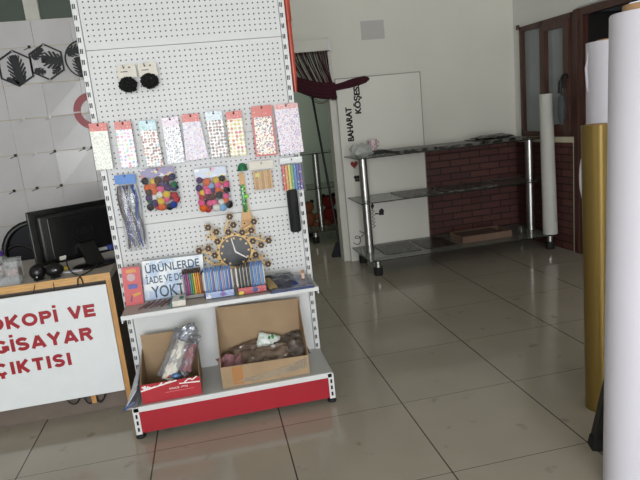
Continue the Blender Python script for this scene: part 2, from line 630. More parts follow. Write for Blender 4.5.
# glossy square wall panels behind the desk
sx_ = [-3.3, -3.005, -2.695, -2.385, -2.075, -1.765, -1.455, -1.145, -0.835, DX0]
sz_ = [0.16, 0.46, 0.765, 1.068, 1.37, 1.67, 1.955, 2.255, 2.465]
for i in range(len(sx_) - 1):
    for j in range(len(sz_) - 1):
        g = 0.0025
        o = MB().box(sx_[i] + g, sx_[i + 1] - g, WY - 0.008, WY - 0.0005, sz_[j] + g, sz_[j + 1] - g).build('wall_panel', M['panel'], back, origin=None)
        pr = random.Random(i * 31 + j * 7)
        for v in o.data.vertices:
            c = v.co + BASE[back.name]
            fx = (c.x - sx_[i]) / (sx_[i + 1] - sx_[i]) - 0.5
            fz = (c.z - sz_[j]) / (sz_[j + 1] - sz_[j]) - 0.5
            if abs(c.y - (WY - 0.008)) < 0.002:
                v.co.y += 0.009 * fx * pr.uniform(-1, 1) + 0.009 * fz * pr.uniform(-1, 1)
for z in sz_[1:-1]:
    MB().box(-3.3, DX0, WY - 0.0105, WY - 0.002, z - 0.004, z + 0.004).build('seam_strip', M['cream'], back)  # cream strips added to draw the pale highlights along the row seams
for (x, z, k) in ((-2.40, 1.37, 'clip'), (-2.23, 1.372, 'clip_w'), (-2.075, 1.372, 'clip'), (-1.83, 1.372, 'clip'), (-2.47, 1.068, 'clip'), (-2.28, 1.07, 'clip'), (-2.075, 1.07, 'clip'), (-2.27, 1.67, 'clip_w'), (-2.06, 1.67, 'clip_w'), (-2.12, 2.255, 'clip'), (-1.765, 1.37, 'clip')):
    c = MB().box(x - 0.011, x + 0.011, WY - 0.02, WY - 0.008, z - 0.012, z + 0.012)
    c.tube([(x - 0.008, WY - 0.016, z - 0.008), (x - 0.045, WY - 0.022, z - 0.022)], 0.003, 6)
    c.build('panel_clip', M[k], back)

# high window on the back wall
win = MB()
for (a, b_) in ((-3.3, -3.22), (-2.105, -1.992), (-1.25, -1.2)):
    win.box(a, b_, WY - 0.01, WY + 0.10, 2.47, 3.0)
win.box(-3.3, -1.2, WY - 0.012, WY + 0.10, 2.955, 3.0)
win2 = struct(win.build('window_2', M['trimwhite']))
for (a, b_) in ((-3.22, -2.105), (-1.992, -1.25)):
    MB().box(a, b_, WY + 0.03, WY + 0.04, 2.47, 2.955).build('pane', M['greenpane'], win2)

# doorway trim
t = MB()
t.box(DX1 - 0.01, DX1 + 0.045, WY - 0.018, WY + 0.135, 0, DZ)
t.box(DX0 - 0.062, DX0 + 0.01, WY - 0.018, WY + 0.135, 0, DZ)
t.box(DX0 - 0.062, DX1 + 0.062, WY - 0.018, WY + 0.135, DZ - 0.005, DZ + 0.06)
struct(t.build('trim_1', M['trimwhite']))

# right wall with a window and a dark doorway
w = MB()
w.box(WX, WX + 0.12, 2.82, WY, 0, 3.0)
w.box(WX, WX + 0.12, 2.06, 2.82, 0, 1.03)
w.box(WX, WX + 0.12, 1.02, 2.82, 2.09, 3.0)
w.box(WX, WX + 0.12, -7.0, 1.02, 0, 3.0)
w.box(WX, WX + 0.12, 1.0, 2.07, 2.06, 2.12)
struct(w.build('wall_right', M['wall_light']))
# store behind the dark doorway, its darkness put into near-black walls, and the dim room behind the window
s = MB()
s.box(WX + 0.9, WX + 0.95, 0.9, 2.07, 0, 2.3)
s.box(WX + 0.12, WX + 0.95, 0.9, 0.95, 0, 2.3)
s.box(WX + 0.022, WX + 0.95, 1.955, 2.056, 0, 2.058)  # black block added to darken the reveal
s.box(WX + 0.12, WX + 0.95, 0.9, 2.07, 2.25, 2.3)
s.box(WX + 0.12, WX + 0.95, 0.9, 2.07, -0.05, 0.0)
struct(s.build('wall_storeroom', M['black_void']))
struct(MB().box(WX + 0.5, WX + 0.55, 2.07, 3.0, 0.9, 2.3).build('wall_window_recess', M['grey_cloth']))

# brick wainscot with a cream ledge
struct(MB().box(1.0, WX + 0.01, WY - 0.012, WY, 0, 1.0).build('wall_brick_back', brickmat('dark red brick back', 0), origin=(0, 0, 0)))
struct(MB().box(WX - 0.012, WX, 2.075, WY - 0.012, 0, 1.0).build('wall_brick_right', brickmat('dark red brick right', 1), origin=(0, 0, 0)))
t = MB()
t.box(1.0, WX, WY - 0.030, WY, 1.0, 1.035)
struct(t.build('trim_2', M['cream']))
struct(MB().box(WX - 0.04, WX, 2.06, WY - 0.030, 0.995, 1.045).build('trim_4', M['cream']))
struct(MB().box(WX - 0.030, WX, 2.050, 2.078, 0, 0.995).build('trim_3', M['cream']))

# brown window frame, fixed pane and opening sash
f = MB()
y0, y1, z0, z1 = 2.065, 2.825, 1.045, 2.09
f.box(WX - 0.03, WX + 0.08, y1 - 0.035, y1, z0, z1)
f.box(WX - 0.03, WX + 0.08, y0, y0 + 0.04, z0, z1)
f.box(WX - 0.03, WX + 0.08, y0, y1, z1 - 0.045, z1)
f.box(WX - 0.03, WX + 0.08, y0, y1, z0, z0 + 0.05)
f.box(WX - 0.03, WX + 0.08, 2.470, 2.520, z0, z1)
f.box(WX - 0.042, WX - 0.03, y1 - 0.012, y1 + 0.03, z1 - 0.02, z1 + 0.022)
win1 = struct(f.build('window_1', M['brown_wood']))
sash = MB()
a, b_, c, d = 2.105, 2.490, z0 + 0.05, z1 - 0.045
sash.box(WX - 0.05, WX + 0.02, a, a + 0.068, c, d)
sash.box(WX - 0.05, WX + 0.02, b_ - 0.065, b_, c, d)
sash.box(WX - 0.05, WX + 0.02, a + 0.068, b_ - 0.065, c, c + 0.06)
sash.box(WX - 0.05, WX + 0.02, a + 0.068, b_ - 0.065, d - 0.055, d)
sa = sash.build('sash', M['brown_wood'], win1)
MB().box(WX - 0.004, WX + 0.002, a + 0.068, b_ - 0.065, c + 0.06, d - 0.055).build('pane', M['pane'], sa)
MB().box(WX + 0.01, WX + 0.016, 2.520, y1 - 0.035, z0 + 0.05, z1 - 0.045).build('pane', M['pane'], win1)
h = MB()
h.bbox(WX - 0.062, WX - 0.05, 2.145, 2.175, 1.47, 1.56, 0.004)
h.tube([(WX - 0.06, 2.16, 1.53), (WX - 0.095, 2.16, 1.53), (WX - 0.10, 2.162, 1.52), (WX - 0.10, 2.172, 1.43)], 0.010, 10)
h.build('window_handle', M['black_plastic'], sa)
for (a, b_) in ((2.70, 2.77), (2.365, 2.42)):
    l = MB()
    n = 8
    pts = []
    for i in range(n):
        y = a + (b_ - a) * i / (n - 1)
        pts.append((WX + 0.05 + 0.008 * (i % 2), y))
    poly = pts + [(p[0] + 0.003, p[1]) for p in reversed(pts)]
    l.prism_z(poly, z0 + 0.06, z1 - 0.05)
    l.build('lace_curtain', M['lace'], win1)

# brown door frame around the dark opening
f = MB()
f.box(WX - 0.035, WX + 0.02, 1.945, 2.06, 0, 2.10)
f.box(WX - 0.035, WX + 0.12, 1.0, 1.075, 0, 2.10)
f.box(WX - 0.035, WX + 0.02, 1.075, 1.945, 2.04, 2.10)
f.box(WX - 0.045, WX + 0.02, 1.995, 2.015, 0, 2.10)
struct(f.build('door_1', M['brown_wood']))

# shop front with a wide glazed opening behind the camera
w = MB()
w.box(-3.3, -3.2, -7.0, -6.9, 0, 3.0)
w.box(1.2, 3.5, -7.0, -6.9, 0, 3.0)
w.box(-3.2, 1.2, -7.0, -6.9, 2.6, 3.0)
struct(w.build('wall_front', M['wall_light']))

# back room seen through the doorway
w = MB()
w.box(-2.0, 2.9, 5.30, 5.40, 0, 3.0)
w.box(-2.1, -2.0, WY + 0.12, 5.3, 0, 3.0)
w.box(2.52, 2.6, WY + 0.12, 5.3, 0, 3.0)
struct(w.build('wall_backroom', M['greenwall']))

# ================================================================== DISPLAY RACK
YB = 0.470               # front of the peg board
LX, RX = -1.303, -0.304
rack = thing('display_rack', 'tall white pegboard shop rack with a red kick panel at its foot', 'rack', (-0.807, 0.4, 0.0))
seams = [0.985, 1.39, 1.84, 2.25]
LXi, RXi = LX + 0.032, RX - 0.032
for i, (a, b_) in enumerate([(0.62, 0.985), (0.985, 1.39), (1.39, 1.84), (1.84, 2.25)]):
    pm = pegmat('peg board panel', (RXi - LXi, b_ - a - 0.003))
    me = MB()
    me.box(-(RXi - LXi) / 2, (RXi - LXi) / 2, 0, 0.012, 0, b_ - a - 0.003)
    o = me.build('pegboard_panel', pm, rack, local=True)
    o.location = Vector(((LXi + RXi) / 2, YB, a + 0.0015)) - BASE[rack.name]
MB().box(LXi, RXi, YB + 0.004, YB + 0.012, 0.16, 0.6185).build('back_panel', M['white_metal'], rack)
for (x0, x1) in ((LX, LXi), (RXi, RX)):
    u = MB()
    zt, zb = 2.25, 0.03
    u.box(x0, x0 + 0.002, YB - 0.006, YB + 0.06, zb, zt)
    u.box(x1 - 0.002, x1, YB - 0.006, YB + 0.06, zb, zt)
    u.box(x0, x1, YB + 0.055, YB + 0.06, zb, zt)
    # front face with two columns of real slots
    c0, c1, c2, c3 = x0 + 0.0060, x0 + 0.0115, x0 + 0.0140, x0 + 0.0195
    for (p, q) in ((x0, c0), (c1, c2), (c3, x1)):
        u.box(p, q, YB - 0.006, YB - 0.003, zb, zt)
    z = zb + 0.02
    while z < zt:
        for (p, q) in ((c0, c1), (c2, c3)):
            u.box(p, q, YB - 0.006, YB - 0.003, z, min(zt, z + 0.028))
        z += 0.05
    up_ = u.build('upright', M['white_metal'], rack)
    MB().box(x0 + 0.003, x1 - 0.003, YB + 0.03, YB + 0.034, zb, zt).build('slot_shade', M['slot_dark'], up_)  # dark sheet added: its colour gives the shade inside the slots
# base: deck, red kick panel, slotted end brackets, feet
BY = 0.130
MB().box(LX + 0.016, RX - 0.006, BY + 0.003, YB, 0.150, 0.168).build('base_deck', M['base_grey'], rack)
MB().bbox(LX + 0.015, RX - 0.010, BY - 0.004, BY + 0.010, 0.143, 0.170, 0.003).build('base_lip', M['white_metal'], rack)
MB().box(LX + 0.041, RX - 0.032, BY, BY + 0.010, 0.034, 0.143).build('kick_panel', M['red_metal'], rack)
for (x0, x1) in ((LX + 0.013, LX + 0.041), (RX - 0.032, RX - 0.004)):
    b = MB()
    b.box(x0, x0 + 0.003, BY - 0.002, YB, 0.03, 0.165)
    b.box(x1 - 0.003, x1, BY - 0.002, YB, 0.03, 0.165)
    xm = (x0 + x1) / 2
    b.box(x0, xm - 0.005, BY - 0.004, BY, 0.03, 0.165)
    b.box(xm + 0.005, x1, BY - 0.004, BY, 0.03, 0.165)
    for (za, zb_) in ((0.03, 0.044), (0.066, 0.078), (0.10, 0.112), (0.134, 0.165)):
        b.box(xm - 0.005, xm + 0.005, BY - 0.004, BY, za, zb_)
    br = b.build('base_bracket', M['white_metal'], rack)
    MB().box(x0 + 0.004, x1 - 0.004, BY + 0.012, BY + 0.016, 0.034, 0.16).build('slot_shade', M['black_rubber'], br)  # black sheet added as the shade behind the bracket slots
    for y in (BY + 0.03, YB - 0.03):
        MB().lathe([(0, 0), (0.022, 0), (0.024, 0.006), (0.020, 0.016), (0.009, 0.018), (0.009, 0.034), (0, 0.034)], xm, y, 16).build('foot', M['black_rubber'], rack, smooth=True)
# merchandise shelf
SZ, SY = 0.605, 0.195
MB().box(LX + 0.026, RX - 0.026, SY + 0.002, YB - 0.008, SZ - 0.014, SZ).build('shelf_board', M['shelf_grey'], rack)
MB().bbox(LX + 0.024, RX - 0.022, SY - 0.006, SY + 0.004, SZ - 0.019, SZ + 0.002, 0.002).build('shelf_lip', M['white_metal'], rack)
for x in (LX + 0.025, RX - 0.027):
    MB().prism_x([(SY, SZ - 0.002), (YB - 0.007, SZ - 0.002), (YB - 0.007, SZ - 0.055), (YB - 0.06, SZ - 0.048), (SY + 0.02, SZ - 0.038), (SY - 0.004, SZ - 0.034)], x, x + 0.004).build('shelf_bracket', M['white_metal'], rack)
# red tube clipped behind the right upright
tb = MB()
tb.lathe([(0, 0), (0.008, 0), (0.011, 0.03), (0.0145, 0.10), (0.0150, 0.345), (0.018, 0.348), (0.018, 0.68), (0, 0.68)], RX + 0.0165, YB + 0.034, 18, z=1.567)
tb.build('side_tube', M['red_tube'], rack, smooth=True)


def hook(x, z, y=0.405):
    k = MB()
    k.tube([(x, YB + 0.002, z), (x, y + 0.01, z), (x, y, z + 0.008)], 0.0022, 6)
    k.build('peg_hook', M['steel'], rack)


# ---- sticker packs on hooks
M['hd_red'] = dots('red header print', '#c03a20', ['#c94a2e', '#e0a088', '#a92c18', '#c23f26'], 120, 0.33)
M['hd_teal'] = dots('pale teal header print', '#a9cdd6', ['#8fc3a8', '#c4d9ea', '#7fa9cf', '#dfe9ea'], 70, 0.5)
M['hd_lilac'] = dots('lilac header print', '#d8c9d6', ['#c8a6c4', '#e5dde6', '#b99ab6'], 90, 0.4)
M['hd_blue'] = dots('pale blue header print', '#c5d5dd', ['#b0c6d4', '#dbe6ea', '#a3b7c4'], 90, 0.4)
M['hd_thinred'] = dots('thin red header print', '#d9a4a0', ['#c5504c', '#e9c8cc', '#cf7d80', '#b9a6c6'], 130, 0.42)
M['st1'] = dots('silver letter stickers', '#e3e4dc', ['#b9bcae', '#9fa79a', '#c8c9a9', '#a9b7a3', '#d2d6c8'], 150, 0.42)
M['st2'] = dots('pastel fairy stickers', '#ececec', ['#e2a6c0', '#8fc7cf', '#c8a7d6', '#d3879f', '#7fb0d0', '#b9d8a8'], 56, 0.4, rnd=0.35)
M['st3'] = dots('brown red character stickers', '#e9e6e2', ['#8a4a3c', '#6a5148', '#b06a55', '#9fb4c6', '#5a3530'], 68, 0.44, rnd=0.4)
M['st4'] = dots('black outline stickers', '#e4e5e9', ['#4c4f5a', '#7b7f8c', '#a7acb8', '#5f6472'], 105, 0.4, rnd=0.5)
M['st5'] = dots('shimmering pink violet stickers', '#cfccd6', ['#c98aa0', '#a89bd0', '#e3dfe8', '#9a8fc0', '#d6a6a0', '#b4b6c6'], 120, 0.46)
M['st6'] = dots('dark round stickers', '#e9e9e9', ['#5a4038', '#3c3634', '#8a5a4a', '#6d6a70', '#9a8478'], 60, 0.44, rnd=0.3)
M['st7'] = dots('golden round stickers', '#eae8e0', ['#c8b65a', '#b9a648', '#d4c67c', '#a99a58', '#b8443c'], 52, 0.4, rnd=0.15)
M['st8'] = dots('bright dotted stickers', '#ece6dc', ['#28282e', '#c63e3a', '#5d74b8', '#d9bf4e', '#7c3a5c', '#2a2a30', '#a85a8e'], 120, 0.46, rnd=0.9)
M['st9'] = dots('fine multicolour stickers', '#e6dfe6', ['#8a8fc4', '#c88aa4', '#a9a3d0', '#d8b7c4', '#7a86c0', '#b86a84'], 150, 0.44)
M['red_border'] = mat('red printed backing', '#c4453c', 0.3)


def sticker_pack(label, q, sheet, head, frac=0.17, y=0.430, border=None):
    (a, b_, c, d) = q      # top left, top right, bottom right, bottom left
    cx, cz = (c[0] + d[0]) / 2, min(c[1], d[1])
    t = thing('sticker_pack', label, 'sticker pack', (cx, y, cz), 'sticker packs hanging in a row on the pegboard')
    l = lambda p, r_, k: (p[0] + (r_[0] - p[0]) * k, p[1] + (r_[1] - p[1]) * k)
    a2, b2 = l(a, d, frac), l(b_, c, frac)
    s_ = 0.003 if not border else 0.008
    if border:
        MB().prism([a, b_, c, d], y + 0.001, y + 0.004).build('backing_card', border, t)
    ins = lambda p, sx, sz: (p[0] + sx, p[1] + sz)
    MB().prism([ins(a2, s_ if border else 0, 0), ins(b2, -s_ if border else 0, 0), ins(c, -s_ if border else 0, s_ if border else 0), ins(d, s_ if border else 0, s_ if border else 0)], y - 0.003, y + (0.001 if border else 0.004)).build('sticker_sheet', M[sheet], t)
    MB().prism([a, b_, b2, a2], y - 0.004, y + 0.001 if border else y + 0.004).build('header_card', M[head], t)
    mx, mz = (a[0] + b_[0]) / 2, (a[1] + b_[1]) / 2 - 0.010
    MB().tube([(mx, y - 0.0046, mz), (mx, y - 0.0040, mz)], 0.005, 10).build('hang_hole', M['black_rubber'], t)
    hook(mx, mz + 0.001, y - 0.02)


P = sticker_pack
P('sticker pack with red header and pale silvery letters, leftmost of the row', ((-1.310, 1.505), (-1.229, 1.502), (-1.233, 1.281), (-1.311, 1.284)), 'st1', 'hd_red')
P('sticker pack with red header and pastel pink and teal stickers, second from left', ((-1.193, 1.501), (-1.118, 1.499), (-1.117, 1.280), (-1.194, 1.280)), 'st2', 'hd_red')
P('sticker pack with pale teal header and brown red figures', ((-1.083, 1.495), (-1.003, 1.492), (-0.996, 1.270), (-1.075, 1.270)), 'st3', 'hd_teal', 0.2)
P('sticker pack with lilac header and small black outline stickers', ((-0.972, 1.498), (-0.894, 1.500), (-0.888, 1.276), (-0.973, 1.276)), 'st4', 'hd_lilac', 0.2)
P('shimmering pink violet sticker pack with red header, widening towards the bottom', ((-0.874, 1.506), (-0.794, 1.505), (-0.773, 1.284), (-0.886, 1.280)), 'st5', 'hd_red', 0.17, 0.440)
P('sticker pack with pale blue header and dark brown round stickers', ((-0.762, 1.507), (-0.681, 1.508), (-0.673, 1.278), (-0.756, 1.281)), 'st6', 'hd_blue', 0.19)
P('sticker pack with red header and golden yellow balls', ((-0.661, 1.497), (-0.584, 1.499), (-0.583, 1.278), (-0.663, 1.278)), 'st7', 'hd_red', 0.17)
P('red bordered sticker pack with bright black, blue and yellow dots', ((-0.532, 1.512), (-0.430, 1.512), (-0.426, 1.262), (-0.538, 1.263)), 'st8', 'hd_red', 0.22, border=M['red_border'])
P('pinkish white sticker pack with fine stickers, rightmost of the row', ((-0.418, 1.511), (-0.297, 1.510), (-0.290, 1.263), (-0.410, 1.257)), 'st9', 'hd_thinred', 0.10)

# ---- two black pompom hair ties on cards
for i, (x, z, px, pz, lab) in enumerate(((-1.099, 1.730, -1.102, 1.668, 'black pompom hair tie on beige card, the left of the pair'), (-1.002, 1.731, -1.000, 1.677, 'black pompom hair tie on beige card, the right of the pair'))):
    t = thing('pompom_hair_tie', lab, 'hair tie', (px, 0.43, pz - 0.04), 'pompom hair ties on the pegboard')
    MB().prism([(x - 0.043, z + 0.030), (x + 0.040, z + 0.032), (x + 0.040, z - 0.030), (x - 0.043, z - 0.032)], 0.4405, 0.4425).build('card', M['card'], t)
    fl = MB().prism([(x + 0.024, z + 0.029), (x + 0.043, z + 0.026), (x + 0.046, z - 0.030), (x + 0.026, z - 0.031)], 0.432, 0.4335)
    fl.build('card_flap', M['card'], t)
    MB().box(x - 0.028, x + 0.004, 0.4395, 0.4405, z - 0.003, z + 0.001).build('print_line', M['clip'], t)
    MB().ball((px, 0.428, pz), 0.038, 4, (1.08, 0.75, 0.90), 0.30, 9, i * 5 + 1).build('pompom', M['black_pom'], t, smooth=True)
    for dx in (-0.012, 0.014):
        MB().tube([(x + dx, 0.4395, z + 0.018), (x + dx, 0.4405, z + 0.018)], 0.004, 8).build('punch_hole', M['black_rubber'], t)
    hook(x - 0.012, z + 0.019, 0.41)

# ---- balloon bag
random.seed(4)
t = thing('balloon_pack', 'long clear bag of modelling balloons with a blue header', 'balloon pack', (-1.185, 0.435, 0.862))
MB().prism([(-1.236, 1.249), (-1.138, 1.246), (-1.137, 1.200), (-1.236, 1.205)], 0.424, 0.428).build('header_card', mat('bright blue card', '#1c6fc0', 0.35), t)
bc = ['#4b4a52', '#6b4a44', '#8a96aa', '#22306c', '#4d3a7f', '#7f858c', '#533227', '#98a2ad', '#2c5f69', '#1c3f9c', '#5c4e58', '#c3ccd6']
for i in range(12):
    x0 = -1.226 + i * 0.0072
    x1 = -1.228 + i * 0.0078 + 0.004
    bend = random.uniform(-0.055, 0.055)
    y = 0.428 + (i % 3) * 0.006
    pts = bez((x0, y, 1.195), (x0 + bend, y, 1.08), (x1 - bend, y, 1.0), (x1, y, 0.885 + random.uniform(-0.012, 0.03)), 10)
    MB().tube(pts, [0.003] + [0.0052] * 9 + [0.002], 8).build('balloon', mat('balloon rubber', bc[i], 0.25, var=0.25, scale=40), t, smooth=True)
MB().pillow((-1.186, 0.434, 1.030), 0.104, 0.335, 0.036, (0, R(-1), 0), 0.35, 3).build('clear_bag', M['film_silver'], t, smooth=True)
hook(-1.187, 1.238, 0.41)

# ---- bags of coloured pompoms
POMC = {'orange': '#d2601c', 'yellow': '#dcb525', 'pink': '#dd5689', 'white': '#d9d6d0', 'black': '#0e0d0e', 'red': '#ad1a24', 'purple': '#43205f', 'blue': '#1f3c8c', 'green': '#1d6b40', 'brown': '#4a291a', 'skyblue': '#7eaad0', 'maroon': '#571522', 'lilac': '#b7a6d3', 'darkblue': '#1b2250'}
for k, v in POMC.items():
    M['pom_' + k] = mat('yarn pompom ' + k, v, 0.9, var=0.1, scale=120, bump=0.5)


def pom_bag(label, x0, x1, z0, zh, zt, lay, head, seed):
    random.seed(seed)
    cx = (x0 + x1) / 2
    t = thing('pompom_bag', label, 'pompom bag', (cx, 0.42, z0), 'bags of craft pompoms on the pegboard')
    rows = lay
    n = len(rows)
    dz = (zh - z0) / n
    for j, row in enumerate(rows):
        m_ = len(row)
        for i, c in enumerate(row):
            x = x0 + (x1 - x0) * (i + 0.5) / m_ + random.uniform(-0.009, 0.009)
            z = zh - dz * (j + 0.5) + random.uniform(-0.008, 0.008)
            rr = random.uniform(0.0165, 0.0205)
            MB().ball((x, 0.418 + random.uniform(-0.008, 0.008), z), rr, 2, (1, 0.9, 1), 0.12, 8, i + j * 7).build('pompom', M['pom_' + c], t, smooth=True)
    for i in range(16):
        c = random.choice(random.choice(rows))
        MB().ball((random.uniform(x0 + 0.012, x1 - 0.012), 0.440, random.uniform(z0 + 0.012, zh - 0.02)), 0.0185, 2, (1, 0.9, 1), 0.12, 8, i + 90).build('pompom', M['pom_' + c], t, smooth=True)
    MB().prism([(x0 - 0.004, zt), (x1, zt), (x1, zh + 0.004), (x0 - 0.006, zh)], 0.426, 0.430).build('header_card', head, t)
    MB().pillow((cx, 0.42, (z0 + zt) / 2 - 0.005), x1 - x0 + 0.022, zt - z0 + 0.012, 0.058, (0, 0, 0), 0.10, seed).build('clear_bag', M['film'], t, smooth=True)
    hook((x0 + x1) / 2, zt - 0.01, 0.39)


M['pomhead'] = dots('pompom header print', '#5f4f8f', ['#d9a93e', '#b23a3a', '#cfcfd4', '#4a4596', '#e0cf70'], 22, 0.5)
M['pomhead2'] = dots('pale pompom header print', '#b9c4da', ['#e3dfa4', '#d9a0b4', '#dfe6ee', '#8fa4cf', '#d9c04e'], 22, 0.5)
pom_bag('clear bag of dark mixed craft pompoms, the left bag under the sticker packs', -1.106, -0.950, 1.060, 1.218, 1.262,
        [['black', 'yellow', 'brown', 'maroon', 'darkblue'], ['orange', 'orange', 'purple', 'darkblue', 'green'], ['brown', 'orange', 'pink', 'purple', 'darkblue'], ['purple', 'white', 'white', 'yellow', 'red'], ['green', 'purple', 'yellow', 'pink', 'red'], ['black', 'red', 'orange', 'black', 'blue']], M['pomhead'], 3)
pom_bag('clear bag of bright pink and orange craft pompoms beside the wooden spatula', -0.848, -0.697, 1.022, 1.184, 1.236,
        [['purple', 'orange', 'yellow', 'black'], ['purple', 'pink', 'skyblue', 'pink', 'pink'], ['yellow', 'pink', 'purple', 'orange', 'black'], ['red', 'maroon', 'brown', 'black', 'pink'], ['pink', 'pink', 'pink', 'white', 'orange'], ['orange', 'red', 'white', 'skyblue', 'black']], M['pomhead2'], 8)

# ---- wooden spatula with green wrap
t = thing('wooden_spatula', 'flat wooden spatula wrapped in green ribbon behind the clock', 'spatula', (-0.63, 0.445, 0.86))
MB().prism([(-0.635, 1.19), (-0.610, 1.19), (-0.606, 1.02), (-0.588, 0.93), (-0.585, 0.87), (-0.660, 0.87), (-0.652, 0.94), (-0.634, 1.02)], 0.444, 0.450).build('paddle', M['spoonwood'], t)
MB().bbox(-0.635, -0.611, 0.438, 0.452, 0.985, 1.13, 0.006).build('ribbon', M['greenband'], t, smooth=True)
g = MB()
g.ball((-0.611, 0.436, 1.068), 0.012, 2, (1.2, 0.7, 0.8))
g.build('ribbon_bow', mat('lime bow', '#8be05a', 0.5), t, smooth=True)
MB().lathe([(0.0, 0.0), (0.027, 0.0), (0.024, 0.02), (0.014, 0.036), (0, 0.04)], -0.612, 0.444, 14, z=1.20).build('cap', M['greencap'], t, smooth=True)
hook(-0.612, 1.215, 0.43)

# ---- popsicle stick pack
t = thing('craft_stick_pack', 'clear pack of beige wooden craft sticks with a white header', 'craft stick pack', (-0.515, 0.44, 1.083))
for i in range(9):
    MB().bbox(-0.563 + i * 0.0108, -0.563 + i * 0.0108 + 0.0098, 0.437, 0.441, 1.094, 1.19, 0.0015, 1).build('craft_stick', mat('craft stick wood', ['#d3ae80', '#c49a68', '#d8b78c'][i % 3], 0.7), t)
MB().box(-0.552, -0.53, 0.4345, 0.4365, 1.160, 1.178).build('price_label', mat('yellow label', '#d8d27a', 0.5), t)
MB().prism([(-0.578, 1.241), (-0.453, 1.239), (-0.455, 1.198), (-0.577, 1.199)], 0.434, 0.438).build('header_card', M['card'], t)
MB().pillow((-0.516, 0.439, 1.143), 0.122, 0.125, 0.014, (0, 0, 0), 0.15, 6).build('clear_bag', M['film'], t, smooth=True)
hook(-0.516, 1.226, 0.41)

# ---- rainbow band pack
t = thing('rainbow_pack', 'clear pack of rainbow coloured bands with a white header', 'rainbow pack', (-0.362, 0.43, 1.06))
rc = ['#c9463c', '#cf8a3e', '#c8bd4e', '#5a9c5c', '#4a74b5', '#3b4a94', '#5b4a8c']
for i in range(7):
    MB().bbox(-0.413 + i * 0.0148, -0.413 + i * 0.0148 + 0.0143, 0.426, 0.438, 1.070, 1.205, 0.003).build('colour_band', dots('rainbow band', rc[i], [rc[i], '#d8d6d6', rc[(i + 1) % 7], rc[i]], 80, 0.36), t)
MB().prism([(-0.418, 1.242), (-0.303, 1.240), (-0.304, 1.212), (-0.418, 1.214)], 0.428, 0.431).build('header_card', M['signwhite'], t)
MB().pillow((-0.361, 0.430, 1.145), 0.122, 0.175, 0.03, (0, 0, 0), 0.12, 9).build('clear_bag', M['film'], t, smooth=True)
hook(-0.361, 1.228, 0.40)

# ---- black rolled pouch below it
t = thing('black_pouch', 'narrow black rolled pouch hanging below the rainbow pack', 'pouch', (-0.371, 0.447, 0.850))
MB().lathe([(0, 0.0), (0.024, 0.0), (0.029, 0.008), (0.029, 0.21), (0.026, 0.225), (0, 0.228)], -0.373, 0.440, 18, z=0.851).build('body', M['blacktube'], t, smooth=True)
MB().tube([(-0.371, 0.440, 1.075), (-0.371, 0.446, 1.10), (-0.371, 0.452, 1.12)], 0.003, 6).build('loop', M['blacktube'], t)

# ---- laser cut clock on the shelf
CX, CZ, CY = -0.704, 0.797, 0.405
clock = thing('flower_clock', 'round laser cut wooden clock with dark face and flower branches', 'clock', (CX, CY, SZ))
MB().prism(circ(CX, CZ, 0.092, 40), CY + 0.002, CY + 0.006).build('backboard', M['clockwood'], clock)
MB().prism(circ(CX, CZ, 0.080, 40), CY - 0.003, CY + 0.002).build('face', M['clockface'], clock)
for k in range(12):
    a = k * PI / 6
    x, z = CX + 0.069 * math.sin(a), CZ + 0.069 * math.cos(a)
    MB().box(x - 0.005, x + 0.005, CY - 0.006, CY - 0.003, z - 0.005, z + 0.005).build('hour_mark', M['clockwood'], clock)


def bar(p, q, w0, w1, y0, y1):
    p, q = Vector((p[0], p[1])), Vector((q[0], q[1]))
    d = (q - p).normalized()
    n = Vector((-d.y, d.x))
    return MB().prism([tuple(p + n * w0), tuple(q + n * w1), tuple(q - n * w1), tuple(p - n * w0)], y0, y1)


bar((CX, CZ), (CX - 0.013, CZ + 0.074), 0.0032, 0.0018, CY - 0.008, CY - 0.006).build('minute_hand', M['white_ink'], clock)
bar((CX, CZ), (CX + 0.055, CZ - 0.040), 0.0038, 0.0024, CY - 0.010, CY - 0.008).build('hour_hand', M['white_ink'], clock)
px2 = lambda x, y: (CX + (0.00501 * (x - 310) - 0.00065 * (y - 282)) / 6.857, CZ - (0.0007 * (x - 310) + 0.00518 * (y - 282)) / 6.857)
big = [(272, 45), (125, 120), (180, 150), (297, 102), (438, 78), (262, 152), (358, 152), (420, 138), (187, 215), (125, 262), (62, 278), (168, 310), (432, 212), (490, 240), (543, 208), (452, 307), (540, 372)]
small = [(125, 185), (232, 195), (305, 165), (388, 190), (483, 175), (373, 90), (190, 270), (105, 328), (205, 345), (428, 262), (510, 315), (415, 335)]
brs = [[(300, 190), (215, 170), (235, 130), (272, 55)], [(225, 225), (150, 230), (165, 160), (125, 125)], [(225, 240), (150, 210), (175, 160), (185, 150)],
       [(250, 200), (262, 170), (275, 130), (297, 102)], [(330, 185), (350, 120), (400, 130), (438, 82)], [(340, 185), (355, 175), (355, 165), (358, 152)],
       [(360, 190), (380, 160), (400, 165), (420, 138)], [(225, 300), (150, 330), (130, 280), (62, 280)], [(230, 320), (180, 360), (120, 300), (125, 262)],
       [(390, 210), (430, 150), (470, 220), (543, 210)], [(395, 230), (430, 190), (460, 230), (490, 240)], [(400, 290), (470, 240), (480, 380), (540, 372)],
       [(400, 300), (440, 330), (450, 320), (452, 307)], [(240, 350), (190, 390), (140, 380), (105, 330)], [(230, 340), (210, 350), (190, 330), (168, 310)],
       [(220, 260), (200, 260), (190, 240), (187, 215)], [(400, 320), (430, 370), (500, 350), (510, 315)], [(230, 215), (180, 200), (140, 200), (125, 185)]]
b = MB()
for q in brs:
    c = bez(*[(px2(*p_)[0], CY + 0.004, px2(*p_)[1]) for p_ in q], 10)
    b.tube(c, 0.0052, 6)
b.build('branches', M['clockwood'], clock)
